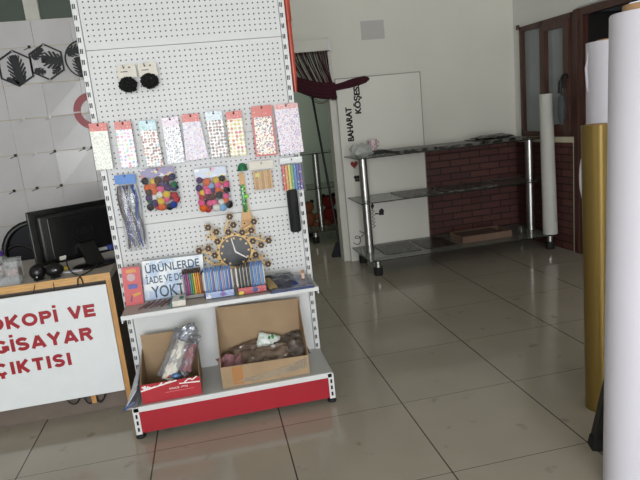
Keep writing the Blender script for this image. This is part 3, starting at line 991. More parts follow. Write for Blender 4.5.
for (x, y) in big:
    cx, cz = px2(x, y)
    pts = []
    for k in range(36):
        a = 2 * PI * k / 36
        r_ = 0.0165 * (0.82 + 0.22 * abs(math.cos(3 * a)))
        pts.append((cx + r_ * math.cos(a), cz + r_ * math.sin(a)))
    MB().prism(circ(cx, cz, 0.0185, 18), CY + 0.003, CY + 0.005).build('flower_rim', M['clockwood'], clock)
    fl = MB().prism(pts, CY - 0.004, CY + 0.003).build('flower', M['flower'], clock)
    MB().prism(circ(cx, cz, 0.0034, 10), CY - 0.006, CY - 0.004).build('flower_centre', M['clockwood'], fl)
for (x, y) in small:
    cx, cz = px2(x, y)
    ring = MB().prism(circ(cx, cz, 0.0095, 16), CY - 0.003, CY + 0.002).build('bud', M['clockwood'], clock)
    MB().prism(circ(cx, cz, 0.0055, 12), CY - 0.005, CY - 0.003).build('bud_centre', M['flower'], ring)
# legs the clock stands on
for x in (CX - 0.10, CX + 0.10):
    bar((x, SZ + 0.001), (CX + (x - CX) * 0.7, CZ - 0.06), 0.004, 0.004, CY + 0.002, CY + 0.006).build('stand_leg', M['clockwood'], clock)

# ---- no-returns sign
sign = thing('returns_notice', 'printed notice sheet in outlined blue letters leaning on the pegboard', 'notice', (-1.03, 0.41, SZ))
m_, nt, b = newmat('pale blue printed sheet')
v = coords(nt)
nz = nt.nodes.new('ShaderNodeTexNoise')
nz.inputs['Scale'].default_value = 14
nt.links.new(v, nz.inputs[0])
mr = nt.nodes.new('ShaderNodeMapRange')
mr.inputs[1].default_value, mr.inputs[2].default_value = 0.45, 0.58
nt.links.new(nz.outputs['Fac'], mr.inputs[0])
nt.links.new(mixc(nt, mr.outputs[0], lin('#b9cbe4'), lin('#e8edf2')), b.inputs['Base Color'])
b.inputs['Roughness'].default_value = 0.25
sy = 0.395
MB().prism([(-1.171, 0.812), (-0.870, 0.806), (-0.885, SZ + 0.002), (-1.186, SZ + 0.002)], sy, sy + 0.004).build('sheet', m_, sign)
M['notice_ink'] = mat('slate blue outlined ink', '#5b6a78', 0.5)
text_mb('ÜRÜNLERDE', M['notice_ink'], 'lettering', sign, -1.160, -0.893, 0.748, 0.800, sy - 0.0015, 0.012)
text_mb('İADE VE DEĞİŞİM', M['notice_ink'], 'lettering', sign, -1.165, -0.880, 0.682, 0.742, sy - 0.0015, 0.012)
text_mb('YOKTUR', M['notice_ink'], 'lettering', sign, -1.146, -0.905, 0.616, 0.676, sy - 0.0015, 0.012)

# ---- pink red booklet
bk = thing('pink_card_pack', 'pink red printed pack standing upright at the left end of the shelf', 'card pack', (-1.228, 0.37, SZ))
M['pinkred'] = mat('pink red print', '#cf6467', 0.35, var=0.06)
MB().prism([(-1.267, 0.800), (-1.180, 0.797), (-1.188, SZ + 0.001), (-1.275, SZ + 0.001)], 0.360, 0.376).build('pack', M['pinkred'], bk)
MB().box(-1.248, -1.200, 0.358, 0.360, 0.772, 0.788).build('yellow_title', mat('yellow orange ink', '#d79a54', 0.4), bk)
MB().prism(circ(-1.228, 0.748, 0.020, 16), 0.358, 0.360).build('white_badge', mat('pale grey ink', '#c7a9ad', 0.4), bk)
MB().bbox(-1.248, -1.205, 0.357, 0.360, 0.690, 0.712, 0.001, 1).build('blue_picture', mat('blue ink', '#5968b0', 0.4), bk)
bar((-1.232, 0.655), (-1.195, 0.664), 0.007, 0.005, 0.357, 0.360).build('pencil_picture', mat('yellow ink', '#d9a64f', 0.4), bk)
bar((-1.245, 0.625), (-1.238, 0.655), 0.004, 0.002, 0.357, 0.360).build('pen_picture', mat('dark blue ink', '#63507a', 0.4), bk)


# ---- pens and pencils in display boxes
def pen_box(name, label, x0, x1, y, card, front_h, back_h):
    t = thing(name, label, 'pen box', ((x0 + x1) / 2, y, SZ), 'pen display boxes on the shelf')
    m = MB()
    m.box(x0, x1, y, y + 0.003, SZ + 0.001, SZ + front_h)
    m.box(x0, x0 + 0.003, y, y + 0.045, SZ + 0.001, SZ + front_h)
    m.box(x1 - 0.003, x1, y, y + 0.045, SZ + 0.001, SZ + front_h)
    m.box(x0, x1, y, y + 0.045, SZ + 0.001, SZ + 0.004)
    m.build('tray', card, t)
    MB().box(x0, x1, y + 0.042, y + 0.045, SZ + 0.001, SZ + back_h).build('back_card', M['card'], t)
    return t


ORD = ['leftmost', 'second', 'third', 'fourth', 'fifth', 'sixth', 'seventh', 'eighth', 'rightmost']


def pens(n, x0, x1, y, length, rad, cols, kind, where, grp, caps):
    for i in range(n):
        x = x0 + (x1 - x0) * (i + 0.5) / n
        colname, hexv = cols[i]
        o_ = 'leftmost' if i == 0 else ('rightmost' if i == n - 1 else ORD[i] + ' from left')
        t = thing(kind, f'{colname} {kind.replace("_", " ")} {where}, {o_}', 'pen' if kind == 'ballpoint_pen' else 'pencil', (x, y, SZ + 0.005), grp, rot=(R(-7), 0, 0))
        bm_ = mat('pen barrel', hexv, 0.25, var=0.08)
        MB().lathe([(0, 0), (rad * 0.8, 0.002), (rad, 0.01), (rad, length * 0.82)], 0, 0, 10).build('barrel', bm_, t, smooth=True, local=True)
        cm = caps[i] if isinstance(caps, list) else caps
        MB().lathe([(rad * 1.08, length * 0.82), (rad * 1.08, length * 0.95), (rad * 0.6, length), (0, length)], 0, 0, 10).build('cap' if kind == 'ballpoint_pen' else 'tip', cm, t, smooth=True, local=True)


M['card_grey'] = mat('grey tray card', '#8f8886', 0.5)
M['card_blue'] = dots('blue print card', '#9fb0d4', ['#5e6fb0', '#dfe3ee', '#cfd46a', '#7d6aa4', '#2d2f3c'], 30, 0.42)
M['card_red'] = dots('red yellow print card', '#b8565a', ['#c8cfe0', '#d9c95a', '#c23c3a', '#3f4f86', '#e3dfd8'], 30, 0.42)
M['cap_dark'] = mat('dark pencil tip', '#3a2119', 0.5)
M['cap_black'] = mat('black pen cap', '#17171a', 0.3)
M['cap_blue'] = mat('blue pen cap', '#3f6fb4', 0.3)
pen_box('pencil_box', 'grey display tray of coloured pencils in front of the notice', -0.990, -0.885, 0.315, M['card_grey'], 0.020, 0.10)
pens(9, -0.983, -0.890, 0.332, 0.145, 0.0045, [('mauve', '#8b6d86'), ('purple', '#6b4a80'), ('magenta', '#b23f74'), ('teal', '#3f8d8f'), ('green', '#5b8f4a'), ('yellow', '#d3b93d'), ('orange', '#d9812f'), ('amber', '#dd9a3c'), ('brown', '#8a4a30')], 'coloured_pencil', 'in the tray before the notice', 'coloured pencils in the tray', M['cap_dark'])
pen_box('pen_box', 'blue and violet printed tray of blue pens below the clock', -0.882, -0.737, 0.255, M['card_blue'], 0.036, 0.13)
pens(8, -0.876, -0.742, 0.274, 0.150, 0.0050, [('pale blue', '#6f93cf'), ('sky blue', '#5f9bd3'), ('violet blue', '#5f63b4'), ('light blue', '#84aedc'), ('mid blue', '#4f77c0'), ('lavender', '#8a84c4'), ('bright blue', '#3f7cc8'), ('deep blue', '#3c4f9c')], 'ballpoint_pen', 'in the blue pen tray', 'pens in the blue tray', [M['cap_blue']] * 8)
pen_box('pen_box', 'red and yellow printed tray of black and blue pens', -0.722, -0.578, 0.245, M['card_red'], 0.036, 0.13)
pens(8, -0.716, -0.583, 0.264, 0.152, 0.0053, [('black', '#22222a'), ('black', '#2a2b33'), ('black', '#1f2027'), ('black', '#282831'), ('blue', '#3f6fb4'), ('pale blue', '#5d8fc8'), ('blue', '#4a7cc0'), ('pale blue', '#6a94cc')], 'ballpoint_pen', 'in the red pen tray', 'pens in the red tray', [M['cap_black']] * 4 + [M['cap_blue']] * 4)

# ---- loose things lying on the shelf
for i in range(6):
    x = -1.185 + i * 0.026
    a, b_ = Vector((x - 0.018, 0.255 + 0.012 * (i % 2), SZ + 0.0055)), Vector((x + 0.030, 0.360 + 0.010 * (i % 3), SZ + 0.0055))
    o_ = ['leftmost', 'second', 'third', 'fourth', 'fifth', 'rightmost'][i]
    t = thing('loose_pencil', f'dull mauve pencil lying on the shelf before the notice, {o_} of six', 'pencil', a, 'loose pencils on the shelf')
    d = (b_ - a)
    MB().tube([a, a + d * 0.85], 0.0045, 6).build('shaft', mat('mauve pencil paint', ['#8c6b70', '#7a5a58', '#94747a'][i % 3], 0.4), t)
    MB().tube([a + d * 0.85, b_], [0.0045, 0.0008], 6).build('tip', M['cap_dark'], t)
t = thing('small_white_box', 'small white and teal box lying on the shelf in front of the notice', 'box', (-1.012, 0.265, SZ))
MB().bbox(-1.040, -0.976, 0.215, 0.315, SZ + 0.001, SZ + 0.030, 0.003).build('box', M['pack_white'], t)
MB().box(-1.048, -1.040, 0.216, 0.314, SZ + 0.002, SZ + 0.029).build('teal_end', M['teal'], t)
MB().box(-1.005, -0.985, 0.240, 0.290, SZ + 0.030, SZ + 0.0312).build('teal_print', M['teal'], t)
tag(MB().bbox(-1.052, -1.000, 0.325, 0.352, SZ + 0.001, SZ + 0.014, 0.004).build('eraser', mat('mauve brown eraser', '#6b4a4a', 0.6)), 'small brown eraser lying behind the white and teal box', 'eraser')
f = thing('plastic_folder', 'dark blue plastic folder lying flat at the right end of the shelf', 'folder', (-0.455, 0.30, SZ))
MB().bbox(-0.566, -0.347, 0.182, 0.400, SZ + 0.001, SZ + 0.012, 0.003).build('folder', M['bluefolder'], f)
MB().bbox(-0.561, -0.352, 0.186, 0.40, SZ + 0.012, SZ + 0.015, 0.001, 1).build('clear_cover', mat('smoky clear film', '#70748a', 0.12, var=0.35, scale=11, alpha=0.8), f)
tag(MB().pillow((-0.50, 0.305, SZ + 0.030), 0.15, 0.15, 0.026, (R(-78), 0, R(6)), 0.25, 12).build('picture_pouch', M['darkpouch'], smooth=True), 'crumpled pouch with blue and gold picture lying on the blue folder', 'pouch')
lb = thing('lip_balm', 'small pale pink tube standing on the blue folder', 'tube', (-0.378, 0.335, SZ + 0.0155))
MB().lathe([(0, 0), (0.009, 0), (0.009, 0.030)], -0.378, 0.335, 14, z=SZ + 0.0155).build('tube', M['lipbalm'], lb, smooth=True)
MB().lathe([(0.0092, 0.030), (0.0092, 0.044), (0, 0.045)], -0.378, 0.335, 14, z=SZ + 0.0155).build('cap', mat('coppery cap', '#b07f68', 0.3), lb, smooth=True)

# ---- cartons on the base deck
DZ0 = 0.1685
cb = thing('large_carton', 'large open brown cardboard box with its tall back flap up', 'box', (-0.64, 0.28, DZ0))
fy, by = 0.168, 0.405
x0, x1 = -0.858, -0.422
MB().box(x0, x1, fy, by, DZ0 + 0.0005, DZ0 + 0.005).build('bottom', M['cardboard_in'], cb)
MB().prism([(x0, 0.280), (x1, 0.268), (x1, DZ0 + 0.001), (x0, DZ0 + 0.001)], fy - 0.004, fy).build('front_panel', M['cardboard'], cb)
MB().prism([(x0 + 0.012, 0.512), (x1 + 0.022, 0.495), (x1, DZ0 + 0.001), (x0, DZ0 + 0.001)], by, by + 0.004).build('back_panel', M['cardboard'], cb)
for x, zt in ((x0, 0.508), (x1, 0.490)):
    MB().hexa([(x, fy, DZ0 + 0.001), (x + 0.004, fy, DZ0 + 0.001), (x + 0.004, by, DZ0 + 0.001), (x, by, DZ0 + 0.001)],
              [(x, fy, 0.279), (x + 0.004, fy, 0.279), (x + 0.016, by, zt), (x + 0.012, by, zt)]).build('side_panel', M['cardboard_in'], cb)
MB().box(x0 + 0.055, x0 + 0.105, fy - 0.0055, fy - 0.004, DZ0 + 0.012, 0.272).build('brown_tape', M['brown_tape'], cb)
m = MB()
m.prism([(-0.80, 0.196), (-0.70, 0.206), (-0.50, 0.236), (-0.428, 0.262), (-0.428, 0.205), (-0.56, 0.190), (-0.70, 0.182)], fy - 0.0058, fy - 0.004)
m.build('clear_tape', M['tape'], cb)
pk = [((-0.78, 0.30, 0.235), 0.17, 0.13, 0.05, (R(-60), 0, R(20)), 'pack_pink', 'dusty pink crumpled packet in the large box, at its left end', 2),
      ((-0.63, 0.262, 0.256), 0.25, 0.13, 0.045, (R(-55), R(-6), R(-8)), 'pack_brown', 'brown film packet lying across the middle of the large box', 5),
      ((-0.50, 0.29, 0.262), 0.19, 0.14, 0.05, (R(-52), R(-10), R(8)), 'pack_grey', 'grey brown crumpled film packet in the large box, at its right end', 7),
      ((-0.70, 0.345, 0.262), 0.20, 0.12, 0.045, (R(-45), R(-12), 0), 'pack_brown', 'brown film packet tucked at the back left of the large box', 11),
      ((-0.60, 0.340, 0.298), 0.115, 0.10, 0.03, (R(-35), R(18), R(-12)), 'pack_green', 'shiny silver and green packet on top of the large box', 13),
      ((-0.47, 0.355, 0.268), 0.13, 0.12, 0.04, (R(-40), R(-8), R(14)), 'pack_grey', 'grey film packet tucked at the back right of the large box', 17)]
for c, w_, h_, d_, ro, mm, lab, sd in pk:
    tag(MB().pillow(c, w_, h_, d_, ro, 0.45, sd).build('film_packet', M[mm], smooth=True), lab, 'packet', 'packets in the large box')

rcn = thing('red_carton', 'open red display carton with white script on its low front', 'box', (-1.10, 0.27, DZ0))
fy, by = 0.155, 0.395
x0, x1 = -1.241, -0.960
MB().box(x0, x1, fy, by, DZ0 + 0.0005, DZ0 + 0.004).build('bottom', M['cardboard_in'], rcn)
MB().prism([(x0, 0.266), (x1, 0.262), (x1, DZ0 + 0.001), (x0, DZ0 + 0.001)], fy - 0.003, fy).build('front_panel', M['redcarton'], rcn)
MB().prism([(x0 + 0.004, 0.430), (x1 - 0.006, 0.424), (x1, DZ0 + 0.001), (x0, DZ0 + 0.001)], by, by + 0.003).build('back_panel', M['cardboard'], rcn)
for x in (x0, x1 - 0.003):
    MB().hexa([(x, fy, DZ0 + 0.001), (x + 0.003, fy, DZ0 + 0.001), (x + 0.003, by, DZ0 + 0.001), (x, by, DZ0 + 0.001)],
              [(x, fy, 0.264), (x + 0.003, fy, 0.264), (x + 0.003, by, 0.36), (x, by, 0.36)]).build('side_panel', M['cardboard_in'], rcn)
bar((x0, 0.236), (x1 - 0.11, 0.262), 0.0035, 0.0030, fy - 0.0045, fy - 0.003).build('white_stripe', M['white_ink'], rcn)
bar((x1 - 0.10, 0.243), (x1 - 0.002, 0.236), 0.0025, 0.0030, fy - 0.0045, fy - 0.003).build('white_stripe', M['white_ink'], rcn)
sc = MB()
for q in ([(-1.232, 0.258), (-1.228, 0.240), (-1.205, 0.240), (-1.208, 0.256)], [(-1.208, 0.256), (-1.20, 0.245), (-1.180, 0.242), (-1.175, 0.250)], [(-1.175, 0.250), (-1.165, 0.243), (-1.15, 0.25), (-1.138, 0.264)],
          [(-1.228, 0.250), (-1.222, 0.262), (-1.21, 0.258), (-1.222, 0.247)], [(-1.128, 0.252), (-1.118, 0.264), (-1.112, 0.252), (-1.098, 0.264)], [(-1.035, 0.244), (-1.02, 0.258), (-1.005, 0.264), (-1.0, 0.252)], [(-1.0, 0.252), (-0.99, 0.250), (-0.985, 0.262), (-0.972, 0.264)]):
    sc.tube(bez(*[(p_[0], fy - 0.0035, p_[1]) for p_ in q], 8), 0.0035, 6)
sc.build('white_script', M['white_ink'], rcn)
text_mb('SINCE 1972', M['white_ink'], 'lettering', rcn, -1.110, -1.022, 0.220, 0.229, fy - 0.0042, 0.01, 0.001)
MB().box(-1.13, -0.995, fy - 0.0042, fy - 0.003, 0.2075, 0.2105).build('small_print', M['pink_ink'], rcn)

sb = thing('packet_bag', 'crumpled silver plastic bag of packets propped in the red carton', 'bag', (-1.06, 0.28, DZ0 + 0.004))
MB().pillow((-1.048, 0.285, 0.332), 0.140, 0.25, 0.085, (R(-20), R(30), 0), 0.38, 21, 18).build('bag', mat('thin silvery film', '#aeb2bc', 0.15, 0.35, var=0.3, scale=18, bump=0.8, alpha=0.42), sb, smooth=True)
MB().pillow((-1.070, 0.245, 0.325), 0.062, 0.20, 0.03, (R(-20), R(30), 0), 0.3, 22).build('white_packet', M['pack_white'], sb, smooth=True)
MB().pillow((-1.012, 0.262, 0.325), 0.065, 0.14, 0.035, (R(-20), R(20), 0), 0.35, 23).build('pink_packet', M['pack_pink'], sb, smooth=True)
MB().pillow((-1.005, 0.315, 0.435), 0.12, 0.06, 0.035, (R(-30), R(-25), 0), 0.5, 24).build('bag_mouth', M['foil'], sb, smooth=True)
MB().ball((-1.075, 0.205, 0.262), 0.017, 2, (1.5, 0.8, 0.8), 0.4, 4, 3).build('blue_knot', M['pack_blue'], sb, smooth=True)
MB().ball((-1.105, 0.215, 0.262), 0.014, 2, (1.4, 0.8, 0.8), 0.4, 4, 9).build('red_wrapper', mat('red brown foil', '#a24a3c', 0.3), sb, smooth=True)

pf = thing('plastic_sleeve', 'translucent grey plastic sleeves leaning over the left end of the rack base', 'plastic sleeve', (-1.30, 0.3, 0.171))
MB().hexa([(-1.325, 0.128, 0.172), (-1.318, 0.124, 0.172), (-1.280, 0.45, 0.172), (-1.288, 0.45, 0.172)],
          [(-1.262, 0.140, 0.250), (-1.257, 0.139, 0.250), (-1.246, 0.45, 0.330), (-1.252, 0.45, 0.330)]).build('sleeve', M['sleeve'], pf)
MB().hexa([(-1.312, 0.118, 0.171), (-1.262, 0.118, 0.171), (-1.262, 0.45, 0.171), (-1.290, 0.45, 0.171)],
          [(-1.312, 0.118, 0.176), (-1.262, 0.118, 0.176), (-1.262, 0.45, 0.176), (-1.290, 0.45, 0.176)]).build('lower_sleeve', M['sleeve'], pf)
MB().tube([(-1.326, 0.122, 0.170), (-1.300, 0.120, 0.188), (-1.272, 0.124, 0.202)], 0.005, 8).build('blue_corner', M['blue_edge'], pf)

# ================================================================== DESK
DT = 0.762
DY = 0.480
desk = thing('service_desk', 'oak edged service desk with a white sign panel across its front', 'desk', (-2.1, 0.8, 0.0))
MB().box(-2.95, -1.345, DY + 0.002, 1.15, DT - 0.034, DT).build('desktop', M['desk_grey'], desk)
MB().box(-2.95, -1.345, DY - 0.002, DY + 0.002, DT - 0.036, DT + 0.0005).build('front_edge', M['oak'], desk)
MB().box(-1.368, -1.345, DY, 1.14, 0.0, DT - 0.034).build('side_panel', M['desk_dark'], desk)
MB().box(-1.370, -1.345, DY - 0.003, DY, 0.0, DT - 0.036).build('side_edge', M['oak_v'], desk)
MB().box(-2.95, -2.927, DY, 1.14, 0.0, DT - 0.034).build('side_panel', M['desk_dark'], desk)
MB().box(-2.927, -1.368, DY + 0.065, DY + 0.083, 0.0, DT - 0.034).build('plinth', M['plinth'], desk)
pn = MB().bbox(-2.90, -1.372, DY - 0.008, DY + 0.004, 0.118, 0.706, 0.002, 1).build('sign_panel', M['signwhite'], desk)
yt = DY - 0.0095


def arc(cx, cz, rx, rz, a0, a1, n=14):
    return [(cx + rx * math.cos(R(a0 + (a1 - a0) * i / n)), cz + rz * math.sin(R(a0 + (a1 - a0) * i / n))) for i in range(n + 1)]


# heavy block capitals: strokes inside a cell of height 1 and the width given first
H = 0.132                 # half the stroke
GLYPH = {
    'F': (0.72, [[(H, 0), (H, 1)], [(0, 1 - H), (0.72, 1 - H)], [(0, 0.52), (0.64, 0.52)]]),
    'E': (0.76, [[(H, 0), (H, 1)], [(0, 1 - H), (0.76, 1 - H)], [(0, 0.5), (0.70, 0.5)], [(0, H), (0.76, H)]]),
    'O': (1.04, [arc(0.52, 0.5, 0.52 - H, 0.5 - H + 0.01, 0, 360, 28)]),
    'T': (0.82, [[(0, 1 - H), (0.82, 1 - H)], [(0.41, 0), (0.41, 1)]]),
    'K': (0.90, [[(H, 0), (H, 1)], [(H, 0.36), (0.78, 1.0)], [(0.32, 0.50), (0.79, 0.0)]]),
    'P': (0.80, [[(H, 0), (H, 1)], [(H, 1 - H), (0.45, 1 - H)] + arc(0.45, 0.69, 0.235, 0.195, 90, -90) + [(H, 0.495)]]),
    'I': (0.23, [[(H, 0), (H, 1)]]),
    'İ': (0.23, [[(H, 0), (H, 1)], [(H, 1.13), (H, 1.34)]]),
    'V': (0.90, [[(0.10, 1.0), (0.45, 0.04)], [(0.80, 1.0), (0.45, 0.04)]]),
    'B': (0.84, [[(H, 0), (H, 1)], [(H, 1 - H), (0.46, 1 - H)] + arc(0.46, 0.70, 0.20, 0.185, 90, -90) + [(H, 0.515)], [(0.46, 0.515)] + arc(0.48, 0.315, 0.23, 0.2, 90, -90) + [(H, H)]]),
    'L': (0.70, [[(H, 0), (H, 1)], [(0, H), (0.70, H)]]),
    'G': (1.00, [arc(0.51, 0.5, 0.51 - H, 0.5 - H + 0.01, 42, 330, 24), [(0.56, 0.42), (0.97, 0.42)], [(0.88, 0.14), (0.88, 0.5)]]),
    'S': (0.82, [arc(0.41, 0.70, 0.285, 0.195, 20, 270, 16) + arc(0.41, 0.30, 0.295, 0.195, 90, -160, 16)]),
    'A': (0.96, [[(0.10, 0.0), (0.48, 0.97)], [(0.86, 0.0), (0.48, 0.97)], [(0.22, 0.27), (0.74, 0.27)]]),
    'Y': (0.90, [[(0.10, 1.0), (0.45, 0.46)], [(0.80, 1.0), (0.45, 0.46)], [(0.45, 0), (0.45, 0.5)]]),
    'R': (0.88, [[(H, 0), (H, 1)], [(H, 1 - H), (0.48, 1 - H)] + arc(0.48, 0.70, 0.22, 0.185, 90, -90) + [(H, 0.515)], [(0.46, 0.50), (0.76, 0.0)]]),
    'Ç': (0.96, [arc(0.51, 0.5, 0.51 - H, 0.5 - H + 0.01, 42, 318, 24), [(0.52, 0.02), (0.52, -0.22)]]),
}


def block_text(word, right, z0, h, wk, gap, parent, y):
    total = sum((GLYPH[c][0] * wk if c != ' ' else 0.5 * wk) + gap for c in word) - gap
    x = right - total * h
    k_ = 0
    for c in word:
        if c == ' ':
            x += (0.5 * wk + gap) * h
            continue
        w_, strokes = GLYPH[c]
        mb = MB()
        for st_ in strokes:
            P_ = [Vector((x + p_[0] * wk * h, z0 + p_[1] * h)) for p_ in st_]
            n_ = len(P_)
            closed = n_ > 4 and (P_[0] - P_[-1]).length < 1e-5
            yy = y - 0.00012 * (k_ % 5)
            k_ += 1
            up_, dn = [], []
            for i in range(n_):
                if closed:
                    t_ = P_[(i + 1) % (n_ - 1)] - P_[(i - 1) % (n_ - 1)]
                else:
                    t_ = P_[min(i + 1, n_ - 1)] - P_[max(i - 1, 0)]
                t_.normalize()
                nn = Vector((-t_.y, t_.x)) * H * h
                up_.append(P_[i] + nn)
                dn.append(P_[i] - nn)
            for i in range(n_ - 1):
                mb.prism([tuple(up_[i]), tuple(up_[i + 1]), tuple(dn[i + 1]), tuple(dn[i])], yy, yy + 0.0012)
        mb.build('letter', M['lettering_red'], parent)
        x += (w_ * wk + gap) * h


block_text('FOTOKOPİ VE', -1.447, 0.547, 0.0665, 1.10, 0.13, pn, yt)
block_text('BİLGİSAYAR', -1.478, 0.426, 0.0675, 1.10, 0.13, pn, yt)
block_text('ÇIKTISI', -1.609, 0.3075, 0.0675, 0.97, 0.225, pn, yt)
for i, q in enumerate((((-1.69, 0.51, 0.14), (-1.665, 0.51, 0.05), (-1.62, 0.51, 0.05), (-1.60, 0.51, 0.14)), ((-1.60, 0.515, 0.14), (-1.585, 0.515, 0.03), (-1.545, 0.515, 0.03), (-1.535, 0.515, 0.14)), ((-1.545, 0.52, 0.14), (-1.535, 0.52, 0.02), (-1.50, 0.52, 0.03), (-1.47, 0.52, 0.14)))):
    tag(MB().tube(bez(*q, 12), 0.0042, 8).build('hanging_cable', M['black_rubber'], smooth=True),
        ['thin black cable loop hanging under the sign panel, leftmost', 'black cable loop hanging under the sign panel, middle one', 'black cable loop hanging under the sign panel, rightmost'][i], 'cable', 'cable loops under the desk sign')
tag(MB().bbox(-1.556, -1.531, 0.505, 0.511, 0.06, 0.14, 0.002).build('wood_strip', M['oak_v']), 'short oak strip sticking out below the white sign panel', 'wood strip')

# monitor seen from behind
mo = thing('computer_monitor', 'black computer monitor seen from behind on the desk', 'monitor', (-1.46, 0.70, DT), rot=(0, 0, 0))
mo.location = (-1.46, 0.70, DT)
ang = math.atan2(0.285, 0.425)
mo.rotation_euler = (0, 0, ang)


def mb_mon():
    return MB()


def L(wx, wy):
    d = Vector((wx + 1.46, wy - 0.70))
    c_, s_ = math.cos(-ang), math.sin(-ang)
    return (d.x * c_ - d.y * s_, d.x * s_ + d.y * c_)


lx, ly = L(-1.745, 0.70)          # left end of the screen in the monitor's own frame
zb, zt = 0.028, 0.330
MB().bbox(lx, lx + 0.512, ly - 0.004, ly + 0.018, zb, zt, 0.004).build('bezel', M['black_gloss'], mo, local=True)
bk_ = MB().bbox(lx + 0.035, lx + 0.477, ly - 0.040, ly - 0.003, zb + 0.018, zt - 0.026, 0.016, 4).build('back_cover', M['black_plastic'], mo, smooth=True, local=True)
MB().bbox(lx + 0.080, lx + 0.432, ly - 0.047, ly - 0.039, zb + 0.030, zt - 0.045, 0.004).build('vent_panel', M['black_gloss'], bk_, local=True)
text_mb('hp', M['dark_logo'], 'logo', bk_, lx + 0.226, lx + 0.286, zb + 0.120, zb + 0.190, ly - 0.0485, 0.0, 0.001, local=True)
lg = MB()
lg.tube([(lx + 0.256 + 0.055 * math.cos(a * PI / 16), ly - 0.0472, zb + 0.157 + 0.055 * math.sin(a * PI / 16)) for a in range(33)], 0.0015, 6)
lg.build('logo_ring', M['dark_logo'], bk_, local=True)
MB().box(lx + 0.185, lx + 0.285, ly - 0.0485, ly - 0.047, zt - 0.070, zt - 0.062).build('vent_slot', M['clip'], bk_, local=True)
ncx = lx + 0.256
MB().hexa([(ncx - 0.045, -0.005, 0.012), (ncx + 0.045, -0.005, 0.012), (ncx + 0.045, 0.03, 0.012), (ncx - 0.045, 0.03, 0.012)],
          [(ncx - 0.040, ly - 0.075, 0.12), (ncx + 0.040, ly - 0.075, 0.12), (ncx + 0.040, ly - 0.040, 0.12), (ncx - 0.040, ly - 0.040, 0.12)]).build('neck', M['black_plastic'], mo, local=True)
sbm = MB()
sbm.lathe([(0, 0), (0.125, 0), (0.128, 0.004), (0.120, 0.010), (0.05, 0.014), (0, 0.014)], 0, 0, 32)
bmesh.ops.scale(sbm.bm, vec=(1.0, 0.72, 1), verts=sbm.bm.verts[:])
bmesh.ops.translate(sbm.bm, vec=(ncx, 0.01, 0.0005), verts=sbm.bm.verts[:])
sbm.build('stand_base', M['black_gloss'], mo, smooth=True, local=True)
MB().bbox(ncx + 0.065, ncx + 0.115, ly - 0.062, ly - 0.046, 0.052, 0.070, 0.003).build('port_row', M['clip_w'], mo, local=True)
MB().bbox(ncx + 0.118, ncx + 0.150, ly - 0.085, ly - 0.044, 0.050, 0.078, 0.004).build('video_plug', M['usb_blue'], mo, local=True)
MB().bbox(ncx - 0.15, ncx - 0.115, ly - 0.052, ly - 0.046, 0.050, 0.072, 0.002).build('white_sticker', M['card'], mo, local=True)
tag(MB().tube(bez((-1.44, 0.80, 0.815), (-1.40, 0.62, 0.775), (-1.45, 0.52, 0.77), (-1.48, 0.486, 0.768), 12) + [Vector((-1.50, 0.470, 0.752)), Vector((-1.505, 0.469, 0.72))], 0.0032, 8).build('video_cable', M['black_rubber'], smooth=True), 'black cable from the blue plug over the desk edge', 'cable', 'cables on the desk')
tag(MB().tube(bez((-1.60, 0.74, 0.82), (-1.585, 0.62, 0.78), (-1.53, 0.52, 0.77), (-1.495, 0.486, 0.768), 12) + [Vector((-1.482, 0.468, 0.752)), Vector((-1.478, 0.467, 0.72))], 0.0032, 8).build('power_cable', M['black_rubber'], smooth=True), 'black cable from the monitor stand left side over the desk edge', 'cable', 'cables on the desk')
tag(MB().bbox(-1.62, -1.50, 0.60, 0.64, DT + 0.001, DT + 0.008, 0.001, 1).build('paper_strip', M['paper'], ), 'white folded paper strip lying by the monitor stand', 'paper')
tag(MB().bbox(-1.635, -1.585, 0.66, 0.70, DT + 0.001, DT + 0.024, 0.005).build('sponge', M['yellow'], smooth=True), 'small yellow sponge lying under the monitor', 'sponge')

for i, (x, y, s_, lab) in enumerate(((-1.698, 0.535, 1.0, 'round black desktop speaker on the desk edge, the left one with a light dot'), (-1.618, 0.535, 1.0, 'round black desktop speaker on the desk edge, the right one'))):
    t = thing('desktop_speaker', lab, 'speaker', (x, y, DT), 'round speakers on the desk')
    MB().ball((x, y, DT + 0.042), 0.041, 3, (1.15 if i else 0.98, 0.95, 0.86 if i else 1.0)).build('body', M['black_gloss'], t, smooth=True)
    MB().lathe([(0, 0.0005), (0.024, 0.0005), (0.026, 0.006), (0.016, 0.012), (0, 0.012)], x, y, 20, z=DT).build('base', M['black_rubber'], t, smooth=True)
    MB().ball((x + (0.002 if i == 0 else 0.016), y - 0.035, DT + (0.022 if i == 0 else 0.046)), 0.0045, 2).build('indicator', M['clip_w'], t, smooth=True)
    MB().tube(bez((x + 0.01, y - 0.02, DT + 0.006), (x + 0.005, DY + 0.01, DT + 0.005), (x - 0.005, DY - 0.005, DT + 0.008), (x - 0.02 * (1 - i), DY - 0.008, DT - 0.05), 8), 0.002, 6).build('lead', M['black_rubber'], t)

# clear tubs at the left end of the desk
random.seed(11)


def tub(name, label, shape, contents, seedv):
    t = thing(name, label, 'container', (shape[0], shape[1], DT), 'clear tubs on the desk')
    return t


